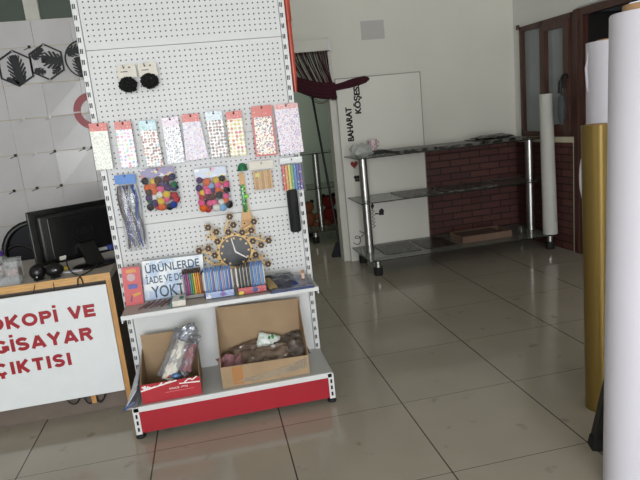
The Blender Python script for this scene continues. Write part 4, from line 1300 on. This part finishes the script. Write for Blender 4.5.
t = tub('clear_jar', 'clear round jar with purple lid at the left edge of the desk', (-1.925, 0.64), None, 1)
MB().lathe([(0, 0.001), (0.066, 0.001), (0.070, 0.01), (0.070, 0.10), (0.062, 0.118), (0.046, 0.13), (0.046, 0.138)], -1.925, 0.64, 24, z=DT).build('jar', M['clear'], t, smooth=True)
MB().lathe([(0.049, 0.132), (0.049, 0.156), (0, 0.158)], -1.925, 0.64, 24, z=DT).build('lid', M['purple'], t, smooth=True)
MB().ball((-1.925, 0.64, DT + 0.052), 0.062, 3, (1, 1, 0.78), 0.25, 5, 4).build('filling', dots('pale wrapped sweets', '#b5a9a5', ['#927a76', '#d3ccc6', '#887270', '#bfaeaa'], 60, 0.45), t, smooth=True)
t = tub('clear_box', 'clear rectangular plastic box of pinkish bits beside the round jar', (-1.815, 0.585), None, 2)
b = MB()
x0, x1, y0, y1, z0, z1 = -1.853, -1.790, 0.545, 0.625, DT + 0.001, DT + 0.112
for (a, b2, c, d) in ((x0, x0 + .002, y0, y1), (x1 - .002, x1, y0, y1), (x0, x1, y0, y0 + .002), (x0, x1, y1 - .002, y1)):
    b.box(a, b2, c, d, z0, z1)
b.box(x0, x1, y0, y1, z0, z0 + 0.003)
b.build('box', M['clear'], t)
MB().bbox(x0 - 0.002, x1 + 0.002, y0 - 0.002, y1 + 0.002, z1, z1 + 0.008, 0.002).build('lid', M['clear'], t)
MB().bbox(x0 + 0.004, x1 - 0.004, y0 + 0.004, y1 - 0.004, z0 + 0.004, z0 + 0.070, 0.010, 3).build('filling', dots('pinkish bits', '#9c827f', ['#745650', '#c4b0ad', '#b07e86', '#8c716c'], 70, 0.45), t)
t = tub('clear_tray', 'low clear plastic tray at the desk edge in front of the round jar', (-1.85, 0.515), None, 3)
b = MB()
x0, x1, y0, y1 = -1.93, -1.775, 0.490, 0.540
for (a, b2, c, d) in ((x0, x0 + .002, y0, y1), (x1 - .002, x1, y0, y1), (x0, x1, y0, y0 + .002), (x0, x1, y1 - .002, y1), (x0, x1, y0, y1)):
    b.box(a, b2, c, d, DT + 0.001, DT + (0.003 if (b2 - a > 0.1 and d - c > 0.04) else 0.040))
b.build('tray', M['clear'], t)

# office chair behind the desk
ch = thing('office_chair', 'black mesh back office chair behind the desk', 'chair', (-1.95, 1.55, 0.0))
rng = []
for k in range(33):
    a = PI * 2 * k / 32
    s_ = lambda v: math.copysign(abs(v) ** 0.75, v)
    rng.append((-1.96 + 0.245 * s_(math.cos(a)), 1.66 - 0.04 * math.cos(a) ** 2, 0.665 + 0.262 * s_(math.sin(a))))
MB().tube(rng, 0.021, 10, cap=False).build('back_frame', M['black_plastic'], ch, smooth=True)
MB().tube(bez((-2.20, 1.63, 0.75), (-2.10, 1.65, 0.84), (-2.03, 1.65, 0.74), (-1.90, 1.64, 0.60), 8), 0.012, 8).build('back_strut', M['black_plastic'], ch, smooth=True)
msh = MB()
pts = [(p[0] + (-1.96 - p[0]) * 0.03, p[2] + (0.665 - p[2]) * 0.03) for p in rng[:-1]]
msh.prism(pts, 1.640, 1.644)
msh.build('back_mesh', M['mesh_black'], ch)
MB().bbox(-2.19, -1.72, 1.22, 1.66, 0.43, 0.50, 0.025, 4).build('seat', M['mesh_black'], ch, smooth=True)
MB().tube([(-1.955, 1.44, 0.43), (-1.955, 1.44, 0.08)], 0.028, 14).build('gas_column', M['black_plastic'], ch, smooth=True)
MB().tube([(-1.955, 1.62, 0.45), (-1.955, 1.70, 0.46), (-1.955, 1.70, 0.55)], 0.02, 10).build('back_bracket', M['black_plastic'], ch, smooth=True)
for k in range(5):
    a = 2 * PI * k / 5 + 0.3
    e = (-1.955 + 0.29 * math.cos(a), 1.44 + 0.29 * math.sin(a))
    lg_ = MB().tube([(-1.955, 1.44, 0.10), (e[0], e[1], 0.065)], [0.024, 0.016], 8).build('base_leg', M['black_plastic'], ch)
    MB().tube([(e[0] - 0.012, e[1], 0.028), (e[0] + 0.012, e[1], 0.028)], 0.0275, 14).build('caster', M['black_rubber'], lg_, smooth=True)


# ================================================================== WALL ART
def leaf(base, tip, width, n=7, droop=0.35):
    b_, t_ = Vector(base), Vector(tip)
    d = t_ - b_
    ln = d.length
    d.normalize()
    nn = Vector((-d.y, d.x))
    right, left = [], []
    for i in range(n):
        t0, t1 = i / n, (i + 0.72) / n
        w_ = 1.0 * width * math.sin(PI * min(1, 0.18 + 0.82 * (i + 0.5) / n)) ** 0.7
        for side, lst in ((1, right), (-1, left)):
            lst.append(b_ + d * ln * t0 + nn * side * width * 0.42)
            lst.append(b_ + d * ln * min(1, t0 + droop * 0.6) + nn * side * w_)
            lst.append(b_ + d * ln * min(1, t1 + droop * 0.45) + nn * side * w_ * 0.92)
            lst.append(b_ + d * ln * t1 + nn * side * width * 0.42)
    pts = right + [t_] + left[::-1]
    return [(p.x, p.y) for p in pts]


def art(label, frame_o, frame_i, leaves, cx, cz):
    t = thing('wall_art', label, 'wall art', (cx, WY - 0.015, cz - 0.15), 'black leaf wall art')
    m = MB()
    n = len(frame_o)
    for k in range(n):
        a, b_, c, d = frame_o[k], frame_o[(k + 1) % n], frame_i[(k + 1) % n], frame_i[k]
        m.prism([a, b_, c, d], WY - 0.024, WY - 0.012)
    m.build('frame', M['artblack'], t)
    for q in leaves:
        MB().prism(q, WY - 0.022, WY - 0.013).build('leaf', M['artblack'], t)
    return t


def hexpts(cx, cz, r_, kx=0.87):
    return [(cx + r_ * kx * math.sin(k * PI / 3) / 0.866, cz + r_ * math.cos(k * PI / 3)) for k in range(6)]


hx, hz = -2.257, 2.090
t = art('black hexagon wall plaque with one large fern leaf, left of the other hexagon', hexpts(hx, hz, 0.152), hexpts(hx, hz, 0.137), [leaf((hx + 0.02, hz - 0.125), (hx - 0.005, hz + 0.110), 0.072, 7), leaf((hx - 0.085, hz - 0.075), (hx + 0.01, hz - 0.13), 0.026, 4)], hx, hz)
MB().ball((hx, WY - 0.026, hz + 0.135), 0.008, 2).build('nail', M['clip_w'], t, smooth=True)
hx, hz = -2.003, 2.122
t = art('black hexagon wall plaque with three split leaves', hexpts(hx, hz, 0.154, 0.865), hexpts(hx, hz, 0.139, 0.865), [leaf((hx - 0.105, hz + 0.035), (hx - 0.015, hz + 0.115), 0.042, 4), leaf((hx + 0.120, hz - 0.005), (hx - 0.04, hz + 0.030), 0.076, 5), leaf((hx - 0.11, hz - 0.065), (hx - 0.02, hz - 0.08), 0.034, 4), leaf((hx + 0.10, hz - 0.05), (hx + 0.03, hz - 0.10), 0.025, 4)], hx, hz)
MB().ball((hx, WY - 0.026, hz + 0.138), 0.008, 2).build('nail', M['clip_w'], t, smooth=True)
MB().ball((hx, WY - 0.026, hz - 0.150), 0.010, 2).build('nail', M['clip_w'], t, smooth=True)
hx, hz = -1.698, 2.125
art('round black leaf wall plaque half hidden by the white rack', circ(hx, hz, 0.158, 36), circ(hx, hz, 0.147, 36), [leaf((hx - 0.13, hz + 0.05), (hx + 0.02, hz + 0.10), 0.05, 5), leaf((hx - 0.02, hz - 0.14), (hx - 0.06, hz + 0.02), 0.06, 6), leaf((hx + 0.03, hz - 0.12), (hx + 0.06, hz + 0.10), 0.06, 6)], hx, hz)

rx, rz = -1.703, 1.685
t = thing('ring_emblem', 'thick red ring emblem split by a gap on the panel wall', 'emblem', (rx, WY - 0.01, rz - 0.16))
for a0, a1 in ((0.04, PI - 0.04), (PI + 0.04, 2 * PI - 0.04)):
    o_ = circ(rx, rz, 0.160, 24, a0, a1, True)
    i_ = circ(rx, rz, 0.100, 24, a0, a1, True)
    m = MB()
    for k in range(24):
        m.prism([o_[k], o_[k + 1], i_[k + 1], i_[k]], WY - 0.013, WY - 0.0085)
    m.build('half_ring', M['ringred'], t)

# ================================================================== DOORWAY THINGS
pel = thing('curtain_pelmet', 'white boxed curtain rail above the doorway', 'curtain rail', (0.0, WY - 0.10, 2.022))
MB().bbox(-0.62, 0.452, WY - 0.125, WY - 0.112, 2.022, 2.128, 0.002, 1).build('front_board', M['trimwhite'], pel)
MB().box(-0.62, 0.452, WY - 0.112, WY - 0.005, 2.112, 2.126).build('top_board', M['trimwhite'], pel)
MB().box(0.442, 0.462, WY - 0.128, WY - 0.004, 2.018, 2.134).build('end_cap', M['clip_w'], pel)

random.seed(5)
cur = thing('string_curtain', 'maroon string curtain gathered and tied to the right of the doorway', 'curtain', (0.3, WY - 0.08, 1.55))
st = MB()
yc = WY - 0.075
for i in range(120):
    x = -0.57 + i * 0.0084 + random.uniform(-0.004, 0.004)
    y = yc + random.uniform(-0.02, 0.02)
    tx = x + 0.10 + 0.10 * (0.44 - x) + random.uniform(-0.02, 0.02)
    tx = min(tx, 0.475)
    k = (tx + 0.5) / 0.98
    tz = 1.90 - 0.215 * k - 0.02 + random.uniform(-0.05, 0.03)
    st.tube(bez((x, y, 2.045), (x + 0.01, y, 1.95), (tx - 0.05, y, tz + 0.12), (tx, y, tz), 7), random.choice((0.0028, 0.0035, 0.0045)), 5)
st_o = st.build('strings', M['maroon'], cur)
st_o['kind'] = 'stuff'
sw = MB()
random.seed(9)
for k in range(60):
    q_ = random.uniform(-1, 1)
    o1, o2, o3 = 0.035 * q_, 0.075 * q_, 0.062 * q_
    yy = yc + random.uniform(-0.028, 0.028)
    rr_ = random.uniform(0.006, 0.015)
    jt = random.uniform(-0.012, 0.012)
    o2, o3 = o2 + jt, o3 + jt * 0.6
    sw.tube(bez((-0.45, yy, 1.97 + o1), (-0.05, yy, 1.90 + o1), (0.18, yy - 0.01, 1.66 + o2), (0.475, yy - 0.005, 1.672 + o3), 14), rr_, 6)
sw.build('gathered_swag', M['maroon'], cur, smooth=True)
td = MB()
for k in range(9):
    a = 2 * PI * k / 9
    o1 = 0.018 * math.cos(a)
    o2 = 0.018 * math.sin(a)
    td.tube(bez((0.44, yc + o2, 1.690 + o1), (0.55, yc + o2, 1.685 + o1 * 0.8), (0.74, yc + 0.02 + o2 * 1.4, 1.745 + o1 * 2.6), (0.90, yc + 0.045, 1.750), 12), [0.012] * 5 + [0.015] * 5 + [0.010, 0.007, 0.003], 6)
td.build('tied_end', M['maroon'], cur, smooth=True)
tl = MB()
for k in range(9):
    x0 = 0.43 + k * 0.006
    tl.tube(bez((x0, yc, 1.68), (x0 + 0.005, yc, 1.64), (x0 + 0.01, yc, 1.61), (x0 + 0.012, yc, 1.575 + 0.01 * (k % 3)), 5), 0.006, 5)
for q in (((0.22, yc, 1.66), (0.26, yc, 1.52), (0.42, yc, 1.53), (0.44, yc, 1.64)), ((0.25, yc - 0.01, 1.65), (0.30, yc, 1.535), (0.40, yc, 1.55), (0.43, yc, 1.64)), ((0.70, yc + 0.03, 1.715), (0.74, yc + 0.03, 1.67), (0.80, yc + 0.03, 1.69), (0.80, yc + 0.04, 1.745))):
    tl.tube(bez(*q, 10), 0.003, 5)
tl.build('loose_loops', M['maroon'], cur)

# white board with handwriting leaning on the wall behind the glass shelves
bd = thing('white_board', 'large white board with handwriting standing behind the glass shelves', 'board', (0.91, WY - 0.045, 0.0))
MB().box(0.495, 1.332, WY - 0.058, WY - 0.046, 0.0, 1.768).build('panel', M['whiteboard'], bd)
m = MB()
m.box(0.493, 1.334, WY - 0.0585, WY - 0.0455, 1.762, 1.770)
m.box(1.328, 1.336, WY - 0.0585, WY - 0.0455, 0.0, 1.770)
m.build('cut_edge', mat('grey board edge', '#98968f', 0.6), bd)
yb = WY - 0.060
text_mb('BAHARAT', M['marker'], 'handwriting', bd, 0.565, 0.625, 1.180, 1.500, yb, 0.03, 0.001, rot='up', smear=0.02)
text_mb('KÖŞESİ', M['marker'], 'handwriting', bd, 0.640, 0.735, 1.430, 1.715, yb, 0.03, 0.001, rot='up', smear=0.02)
hp = []
for k in range(40):
    a = 2 * PI * k / 40
    hp.append((0.605 + 0.0024 * 16 * math.sin(a) ** 3 * 0.95, 0.955 + 0.0026 * (13 * math.cos(a) - 5 * math.cos(2 * a) - 2 * math.cos(3 * a) - math.cos(4 * a))))
MB().prism(hp, yb - 0.001, yb + 0.001).build('red_heart', M['redheart'], bd)
m = MB()
for (dx, dz, r_) in ((-0.014, 0.016, 0.018), (0.014, 0.014, 0.018), (-0.010, -0.014, 0.014), (0.012, -0.016, 0.014)):
    m.prism(circ(0.622 + dx, 0.815 + dz, r_, 12), yb - 0.001, yb + 0.001)
m.build('black_butterfly', M['marker'], bd)
m = MB()
m.tube(bez((0.53, yb, 0.19), (0.60, yb, 0.10), (0.64, yb, 0.26), (0.56, yb, 0.25), 12) + bez((0.56, yb, 0.25), (0.52, yb, 0.22), (0.62, yb, 0.20), (0.66, yb, 0.29), 12), 0.004, 5)
m.tube(bez((0.60, yb, 0.30), (0.66, yb, 0.24), (0.64, yb, 0.32), (0.69, yb, 0.27), 10), 0.004, 5)
m.build('signature_scrawl', M['marker'], bd)
m = MB()
zz = [Vector((0.752 + (0.018 if k % 2 else -0.014), yb, 0.310 + k * 0.018)) for k in range(11)]
m.tube(zz, 0.004, 5)
m.build('scribble', M['marker'], bd)
m = MB()
m.prism([(0.735, 0.530), (0.752, 0.490), (0.772, 0.530), (0.755, 0.560)], yb - 0.001, yb + 0.001)
m.build('spade_mark', M['marker'], bd)
m = MB()
m.prism([(0.812, 0.430), (0.862, 0.425), (0.868, 0.475), (0.846, 0.495), (0.818, 0.478)], yb - 0.001, yb + 0.001)
m.prism([(0.775, 0.440), (0.812, 0.438), (0.812, 0.450), (0.775, 0.455)], yb - 0.001, yb + 0.001)
m.build('black_drawing', M['marker'], bd)

tag(MB().box(0.796, 1.024, WY - 0.003, WY - 0.001, 2.102, 2.272).build('paper_notice', M['wallpaper_sheet']), 'plain grey paper sheet stuck high on the wall right of the doorway', 'paper')


# ================================================================== GLASS SHELVES
def glass_unit(label, x0, x1, ydepth, pole_x, y_pole, feet_y):
    t = thing('glass_shelf_unit', label, 'shelf unit', ((x0 + x1) / 2, y_pole, 0.0))
    levels = [0.140, 0.640, 1.040]
    for z, (ya, yb_) in zip(levels, ydepth):
        pan = MB().bbox(x0, x1, ya, yb_, z - 0.004, z + 0.004, 0.001, 1).build('glass_shelf', M['glass'], t)
        e = MB()
        e.box(x0, x1, ya - 0.001, ya + 0.001, z - 0.0045, z + 0.0045)
        e.box(x0 - 0.001, x0 + 0.001, ya, yb_, z - 0.0045, z + 0.0045)
        e.box(x1 - 0.001, x1 + 0.001, ya, yb_, z - 0.0045, z + 0.0045)
        e.build('polished_edge', M['glass_edge'], pan)
    for px in pole_x:
        for (za, zb_) in ((levels[0] + 0.004, levels[1] - 0.004), (levels[1] + 0.004, levels[2] - 0.004)):
            MB().lathe([(0, 0), (0.039, 0), (0.039, zb_ - za), (0, zb_ - za)], px, y_pole, 24, z=za).build('pole', M['chrome'], t, smooth=True)
    for fx in (x0 + 0.080, x1 - 0.045):
        for fy_ in feet_y:
            p = MB().lathe([(0.029, 0.06), (0.029, levels[0] - 0.004)], fx, fy_, 20).build('foot_stem', M['chrome'], t, smooth=True)
            MB().lathe([(0, 0), (0.037, 0), (0.040, 0.006), (0.038, 0.074), (0, 0.076)], fx, fy_, 20).build('foot', M['black_rubber'], t, smooth=True)
    return t


glass_unit('three tier glass shelf unit with chrome posts along the back wall', 0.508, 2.335, [(2.235, 2.885), (2.380, 2.885), (2.380, 2.885)], (0.606, 2.276), 2.59, (2.29, 2.80))
glass_unit('glass shelf unit with chrome posts in the room beyond the doorway', 0.27, 2.3, [(3.93, 4.5)] * 3, (0.470, 2.15), 4.2, (4.0, 4.42))


def slate(name, seed, pal, scale):
    m, nt, b = newmat(name)
    v = coords(nt)
    nz = nt.nodes.new('ShaderNodeTexNoise')
    nz.inputs['Scale'].default_value = scale
    nz.inputs['Detail'].default_value = 6
    nz.inputs['Distortion'].default_value = 2.0
    nt.links.new(v, nz.inputs[0])
    rp = nt.nodes.new('ShaderNodeValToRGB')
    rp.color_ramp.elements[0].position, rp.color_ramp.elements[1].position = 0.47, 0.56
    rp.color_ramp.elements[0].color, rp.color_ramp.elements[1].color = lin(pal[0]), lin(pal[1])
    nt.links.new(nz.outputs['Fac'], rp.inputs[0])
    nt.links.new(rp.outputs[0], b.inputs['Base Color'])
    b.inputs['Roughness'].default_value = 0.35
    return m


M['slate'] = slate('black and grey patterned sheet', 1, ('#0d0c0c', '#6a6762'), 10)
M['slate2'] = slate('dark floral patterned sheet', 2, ('#0c0b0b', '#4f4b47'), 13)
M['slate3'] = slate('grey speckled sheet', 3, ('#2d2c2a', '#8b8983'), 14)
items = [((0.70, 1.05, 2.385, 2.80), 0.1445, 0.006, 'slate2', 'dark patterned sheet on the lowest glass shelf, nearest the left post'),
         ((1.09, 1.40, 2.38, 2.80), 0.1445, 0.006, 'slate2', 'dark patterned sheet on the lowest glass shelf, beside the cardboard tray'),
         ((0.92, 1.32, 2.42, 2.82), 0.6445, 0.006, 'slate3', 'grey speckled sheet on the middle glass shelf, left of the two'),
         ((1.36, 1.86, 2.41, 2.80), 0.6445, 0.007, 'slate3', 'grey speckled sheet on the middle glass shelf, right of the two'),
         ((0.885, 1.24, 2.42, 2.80), 1.0445, 0.028, 'slate', 'black patterned sheets on the top glass shelf, left stack'),
         ((1.26, 1.70, 2.40, 2.82), 1.0445, 0.024, 'slate', 'black patterned sheets on the top glass shelf, middle stack'),
         ((1.72, 2.12, 2.42, 2.82), 1.0445, 0.032, 'slate', 'black patterned sheets on the top glass shelf, right stack')]
for (a, b_, c, d), z, h_, mm, lab in items:
    tag(MB().bbox(a, b_, c, d, z, z + h_, 0.002, 1).build('patterned_sheet', M[mm]), lab, 'patterned sheet', 'patterned sheets on the glass shelves')
tag(MB().pillow((1.90, 2.60, 1.094), 0.34, 0.26, 0.03, (R(-90), 0, 0), 0.4, 31).build('black_cover', M['slate'], smooth=True), 'crumpled black cover on top of the right stack of sheets', 'cover')
# cardboard tray
ct = thing('cardboard_tray', 'shallow brown cardboard tray on the lowest glass shelf', 'tray', (1.71, 2.5, 0.145))
M['dkcard'] = mat('dull brown cardboard', '#735a4b', 0.7, var=0.1)
a, b_, c, d, z = 1.455, 1.965, 2.40, 2.68, 0.1445
MB().box(a, b_, c, d, z, z + 0.004).build('bottom', M['dkcard'], ct)
for q in ((a, b_, c, c + 0.005), (a, b_, d - 0.005, d), (a, a + 0.005, c, d), (b_ - 0.005, b_, c, d)):
    MB().box(*q, z + 0.004, z + 0.062).build('side', M['dkcard'], ct)
MB().box(a + 0.006, b_ - 0.08, c + 0.006, d - 0.006, z + 0.050, z + 0.054).build('inner_flap', mat('dark card', '#5f4b40', 0.8), ct)
# things on the top glass
tag(MB().pillow((0.612, 2.62, 1.098), 0.19, 0.15, 0.10, (R(-70), 0, R(10)), 0.3, 41, 10).build('clear_bag', mat('crumpled clear bag', '#c9ccc8', 0.15, var=0.2, scale=20, bump=0.6, alpha=0.55), smooth=True), 'crumpled clear plastic bag at the left end of the top glass shelf', 'bag')
tag(MB().bbox(0.715, 0.870, 2.70, 2.87, 1.0445, 1.078, 0.004).build('black_case', M['black_gloss']), 'flat black case under the pink cup on the top glass shelf', 'case')
t = thing('pink_cup', 'small pink and white printed cup standing on the flat black case', 'cup', (0.775, 2.80, 1.0785))
MB().lathe([(0, 0), (0.038, 0), (0.045, 0.100), (0.042, 0.100), (0.036, 0.004), (0, 0.004)], 0.775, 2.80, 20, z=1.0785).build('cup', M['pinkcup'], t, smooth=True)
MB().tube(bez((0.817, 2.80, 1.163), (0.850, 2.80, 1.16), (0.845, 2.80, 1.105), (0.813, 2.80, 1.105), 8), 0.005, 8).build('handle', M['pinkcup'], t, smooth=True)

# white sheet roll standing on the lowest glass shelf
t = thing('paper_roll', 'slim white paper roll standing at the front right corner of the glass shelf', 'paper roll', (2.306, 2.305, 0.1445))
m = MB()
N = 30
prof = [(0.066, 0.0), (0.0645, 0.30), (0.061, 0.8), (0.0575, 1.293)]
m.lathe([(r_ - 0.003, z_) for r_, z_ in reversed(prof)] + prof + [(prof[-1][0] - 0.003, prof[-1][1])], 0, 0, N)
bmesh.ops.remove_doubles(m.bm, verts=m.bm.verts[:], dist=0.0001)
for v in m.bm.verts:
    v.co.x += 2.306 - 0.022 * v.co.z / 1.293 * 1.1
    v.co.y += 2.305
    v.co.z += 0.1447
m.build('roll', M['paper_grey'], t, smooth=True)
MB().tube([(2.325, 2.246, 0.26), (2.321, 2.250, 0.52)], 0.004, 6).build('open_seam', M['clip'], t)

# ================================================================== ROLLS AT THE RIGHT
t = thing('gold_roll', 'tall gold film roll between the two white vinyl rolls', 'film roll', (0.82, -0.37, 0))
m = MB().lathe([(0.040, 0.0), (0.0595, 0.0), (0.0595, 1.283), (0.042, 1.283), (0.040, 1.28)], 0.828, -0.37, 40)
for v in m.bm.verts:
    v.co.x -= 0.017 * v.co.z / 1.283
m.build('film', M['gold'], t, smooth=True)
m = MB().lathe([(0.034, 0.0), (0.040, 0.0), (0.042, 1.286), (0.036, 1.286), (0.034, 0.0)], 0.828, -0.37, 30)
for v in m.bm.verts:
    v.co.x -= 0.017 * v.co.z / 1.283
m.build('core', M['core'], t, smooth=True)

t = thing('white_roll', 'white vinyl roll standing behind the gold roll', 'vinyl roll', (1.0, -0.18, 0))
MB().lathe([(0.040, 0.0), (0.082, 0.0), (0.082, 1.625), (0.080, 1.628), (0.042, 1.628), (0.040, 0.0)], 1.0, -0.18, 40).build('vinyl', M['paper'], t, smooth=True)
MB().lathe([(0.034, 0.0), (0.039, 0.0), (0.039, 1.636), (0.034, 1.636), (0.034, 0.0)], 1.0, -0.18, 30).build('core', M['core'], t, smooth=True)
MB().tube([(0.923, -0.17, 1.40), (0.917, -0.165, 1.44), (0.912, -0.165, 1.52), (0.918, -0.17, 1.585)], [0.001, 0.005, 0.006, 0.001], 8).build('loose_edge', M['paper'], t, smooth=True)
MB().tube(bez((0.934, -0.128, 0.90), (0.910, -0.110, 0.97), (0.910, -0.110, 1.09), (0.934, -0.128, 1.16), 14), [0.001] + [0.006] * 13 + [0.001], 8).build('loose_edge', M['paper'], t, smooth=True)

t = thing('white_roll', 'thick white vinyl roll nearest the camera at the right edge', 'vinyl roll', (0.592, -0.88, 0))
m = MB().lathe([(0.064, 0.0), (0.100, 0.0), (0.100, 1.640), (0.097, 1.645), (0.066, 1.645), (0.064, 0.0)], 0.584, -0.88, 48)
for v in m.bm.verts:
    v.co.x += 0.018 * v.co.z / 1.645
m.build('vinyl', M['paper'], t, smooth=True)
m = MB().lathe([(0.057, 0.0), (0.0635, 0.0), (0.0635, 1.668), (0.057, 1.668), (0.057, 0.0)], 0.584, -0.88, 36)
for v in m.bm.verts:
    v.co.x += 0.018 * v.co.z / 1.645
m.build('core', M['core'], t, smooth=True)

bf = thing('floor_stand', 'black plastic stand foot resting on the floor behind the big white roll', 'stand', (0.62, -0.62, 0))
MB().hexa([(0.583, -0.655, 0.0005), (0.648, -0.690, 0.0005), (0.668, -0.640, 0.0005), (0.600, -0.605, 0.0005)],
          [(0.660, -0.645, 0.30), (0.705, -0.670, 0.30), (0.715, -0.635, 0.30), (0.672, -0.610, 0.30)]).build('leg', M['black_plastic'], bf)
MB().hexa([(0.578, -0.660, 0.0003), (0.650, -0.697, 0.0003), (0.672, -0.638, 0.0003), (0.598, -0.600, 0.0003)],
          [(0.590, -0.652, 0.045), (0.654, -0.688, 0.045), (0.674, -0.640, 0.045), (0.606, -0.606, 0.045)]).build('toe_cap', M['black_rubber'], bf)
MB().hexa([(0.660, -0.645, 0.30), (0.705, -0.670, 0.30), (0.715, -0.635, 0.30), (0.672, -0.610, 0.30)],
          [(0.690, -0.64, 0.55), (0.72, -0.66, 0.55), (0.73, -0.63, 0.55), (0.70, -0.61, 0.55)]).build('post', M['black_plastic'], bf)

# umbrella hung on the window handle
um = thing('umbrella', 'folded dark grey umbrella hanging by its crook from the window handle', 'umbrella', (WX - 0.10, 2.12, 1.15))
xu = WX - 0.115
MB().lathe([(0.006, 0.0), (0.012, 0.01), (0.030, 0.06), (0.034, 0.16), (0.028, 0.24), (0.010, 0.262), (0, 0.264)], xu, 2.115, 14, z=1.155).build('canopy', M['grey_cloth'], um, smooth=True)
MB().tube([(xu, 2.115, 1.41), (xu, 2.125, 1.48)] + bez((xu, 2.125, 1.48), (xu, 2.13, 1.60), (xu + 0.03, 2.07, 1.61), (xu + 0.02, 2.06, 1.545), 10), 0.011, 10).build('crook_handle', M['black_plastic'], um, smooth=True)

# broom leaning in the back room and plush toy on the far glass shelf
br = thing('broom', 'dark broom leaning inside the doorway with its head on the floor', 'broom', (0.46, 3.2, 0))
MB().tube([(0.452, 3.20, 0.10), (0.372, 3.52, 1.72)], 0.012, 10).build('stick', M['black_plastic'], br, smooth=True)
MB().hexa([(0.36, 3.16, 0.001), (0.50, 3.16, 0.001), (0.50, 3.24, 0.001), (0.36, 3.24, 0.001)], [(0.42, 3.18, 0.15), (0.475, 3.18, 0.15), (0.475, 3.225, 0.15), (0.42, 3.225, 0.15)]).build('brush_head', M['broom'], br)
for i, (x, z0, s_, mm, lab) in enumerate(((0.335, 0.144, 1.0, 'plush', 'brown plush toy sitting on the far glass shelf left of its post'), (0.60, 0.144, 1.15, 'plush_red', 'red plush toy sitting on the far glass shelf right of its post'))):
    t = thing('plush_toy', lab, 'toy', (x, 4.30, z0), 'plush toys on the far glass shelf')
    y = 4.27
    MB().ball((x, y, z0 + 0.10 * s_), 0.09 * s_, 3, (0.9, 0.8, 1.1), 0.08, 4, i).build('body', M[mm], t, smooth=True)
    hd = MB().ball((x, y - 0.01, z0 + 0.25 * s_), 0.075 * s_, 3, (1, 0.9, 0.95), 0.06, 4, i + 2).build('head', M[mm], t, smooth=True)
    for sx in (-1, 1):
        MB().ball((x + sx * 0.055 * s_, y, z0 + 0.31 * s_), 0.026 * s_, 2, (1, 0.5, 1)).build('ear', M['black_pom'], hd, smooth=True)
        MB().ball((x + sx * 0.085 * s_, y - 0.05, z0 + 0.13 * s_), 0.035 * s_, 2, (0.8, 1.2, 1.3)).build('arm', M[mm], t, smooth=True)
        MB().ball((x + sx * 0.06 * s_, y - 0.09, z0 + 0.042 * s_), 0.040 * s_, 2, (0.9, 1.5, 0.95)).build('foot', M['plush'], t, smooth=True)


# the right-hand wall is not quite square to the back wall: turn it and what it carries about the corner
TURN = Matrix.Translation((2.345, 2.95, 0)) @ Matrix.Rotation(R(4.5), 4, 'Z') @ Matrix.Translation((-2.345, -2.95, 0))
for nm in ('wall_right', 'wall_storeroom', 'wall_window_recess', 'wall_brick_right', 'trim_3', 'trim_4', 'window_1', 'door_1', 'umbrella'):
    o = bpy.data.objects[nm]
    o.matrix_basis = TURN @ o.matrix_basis
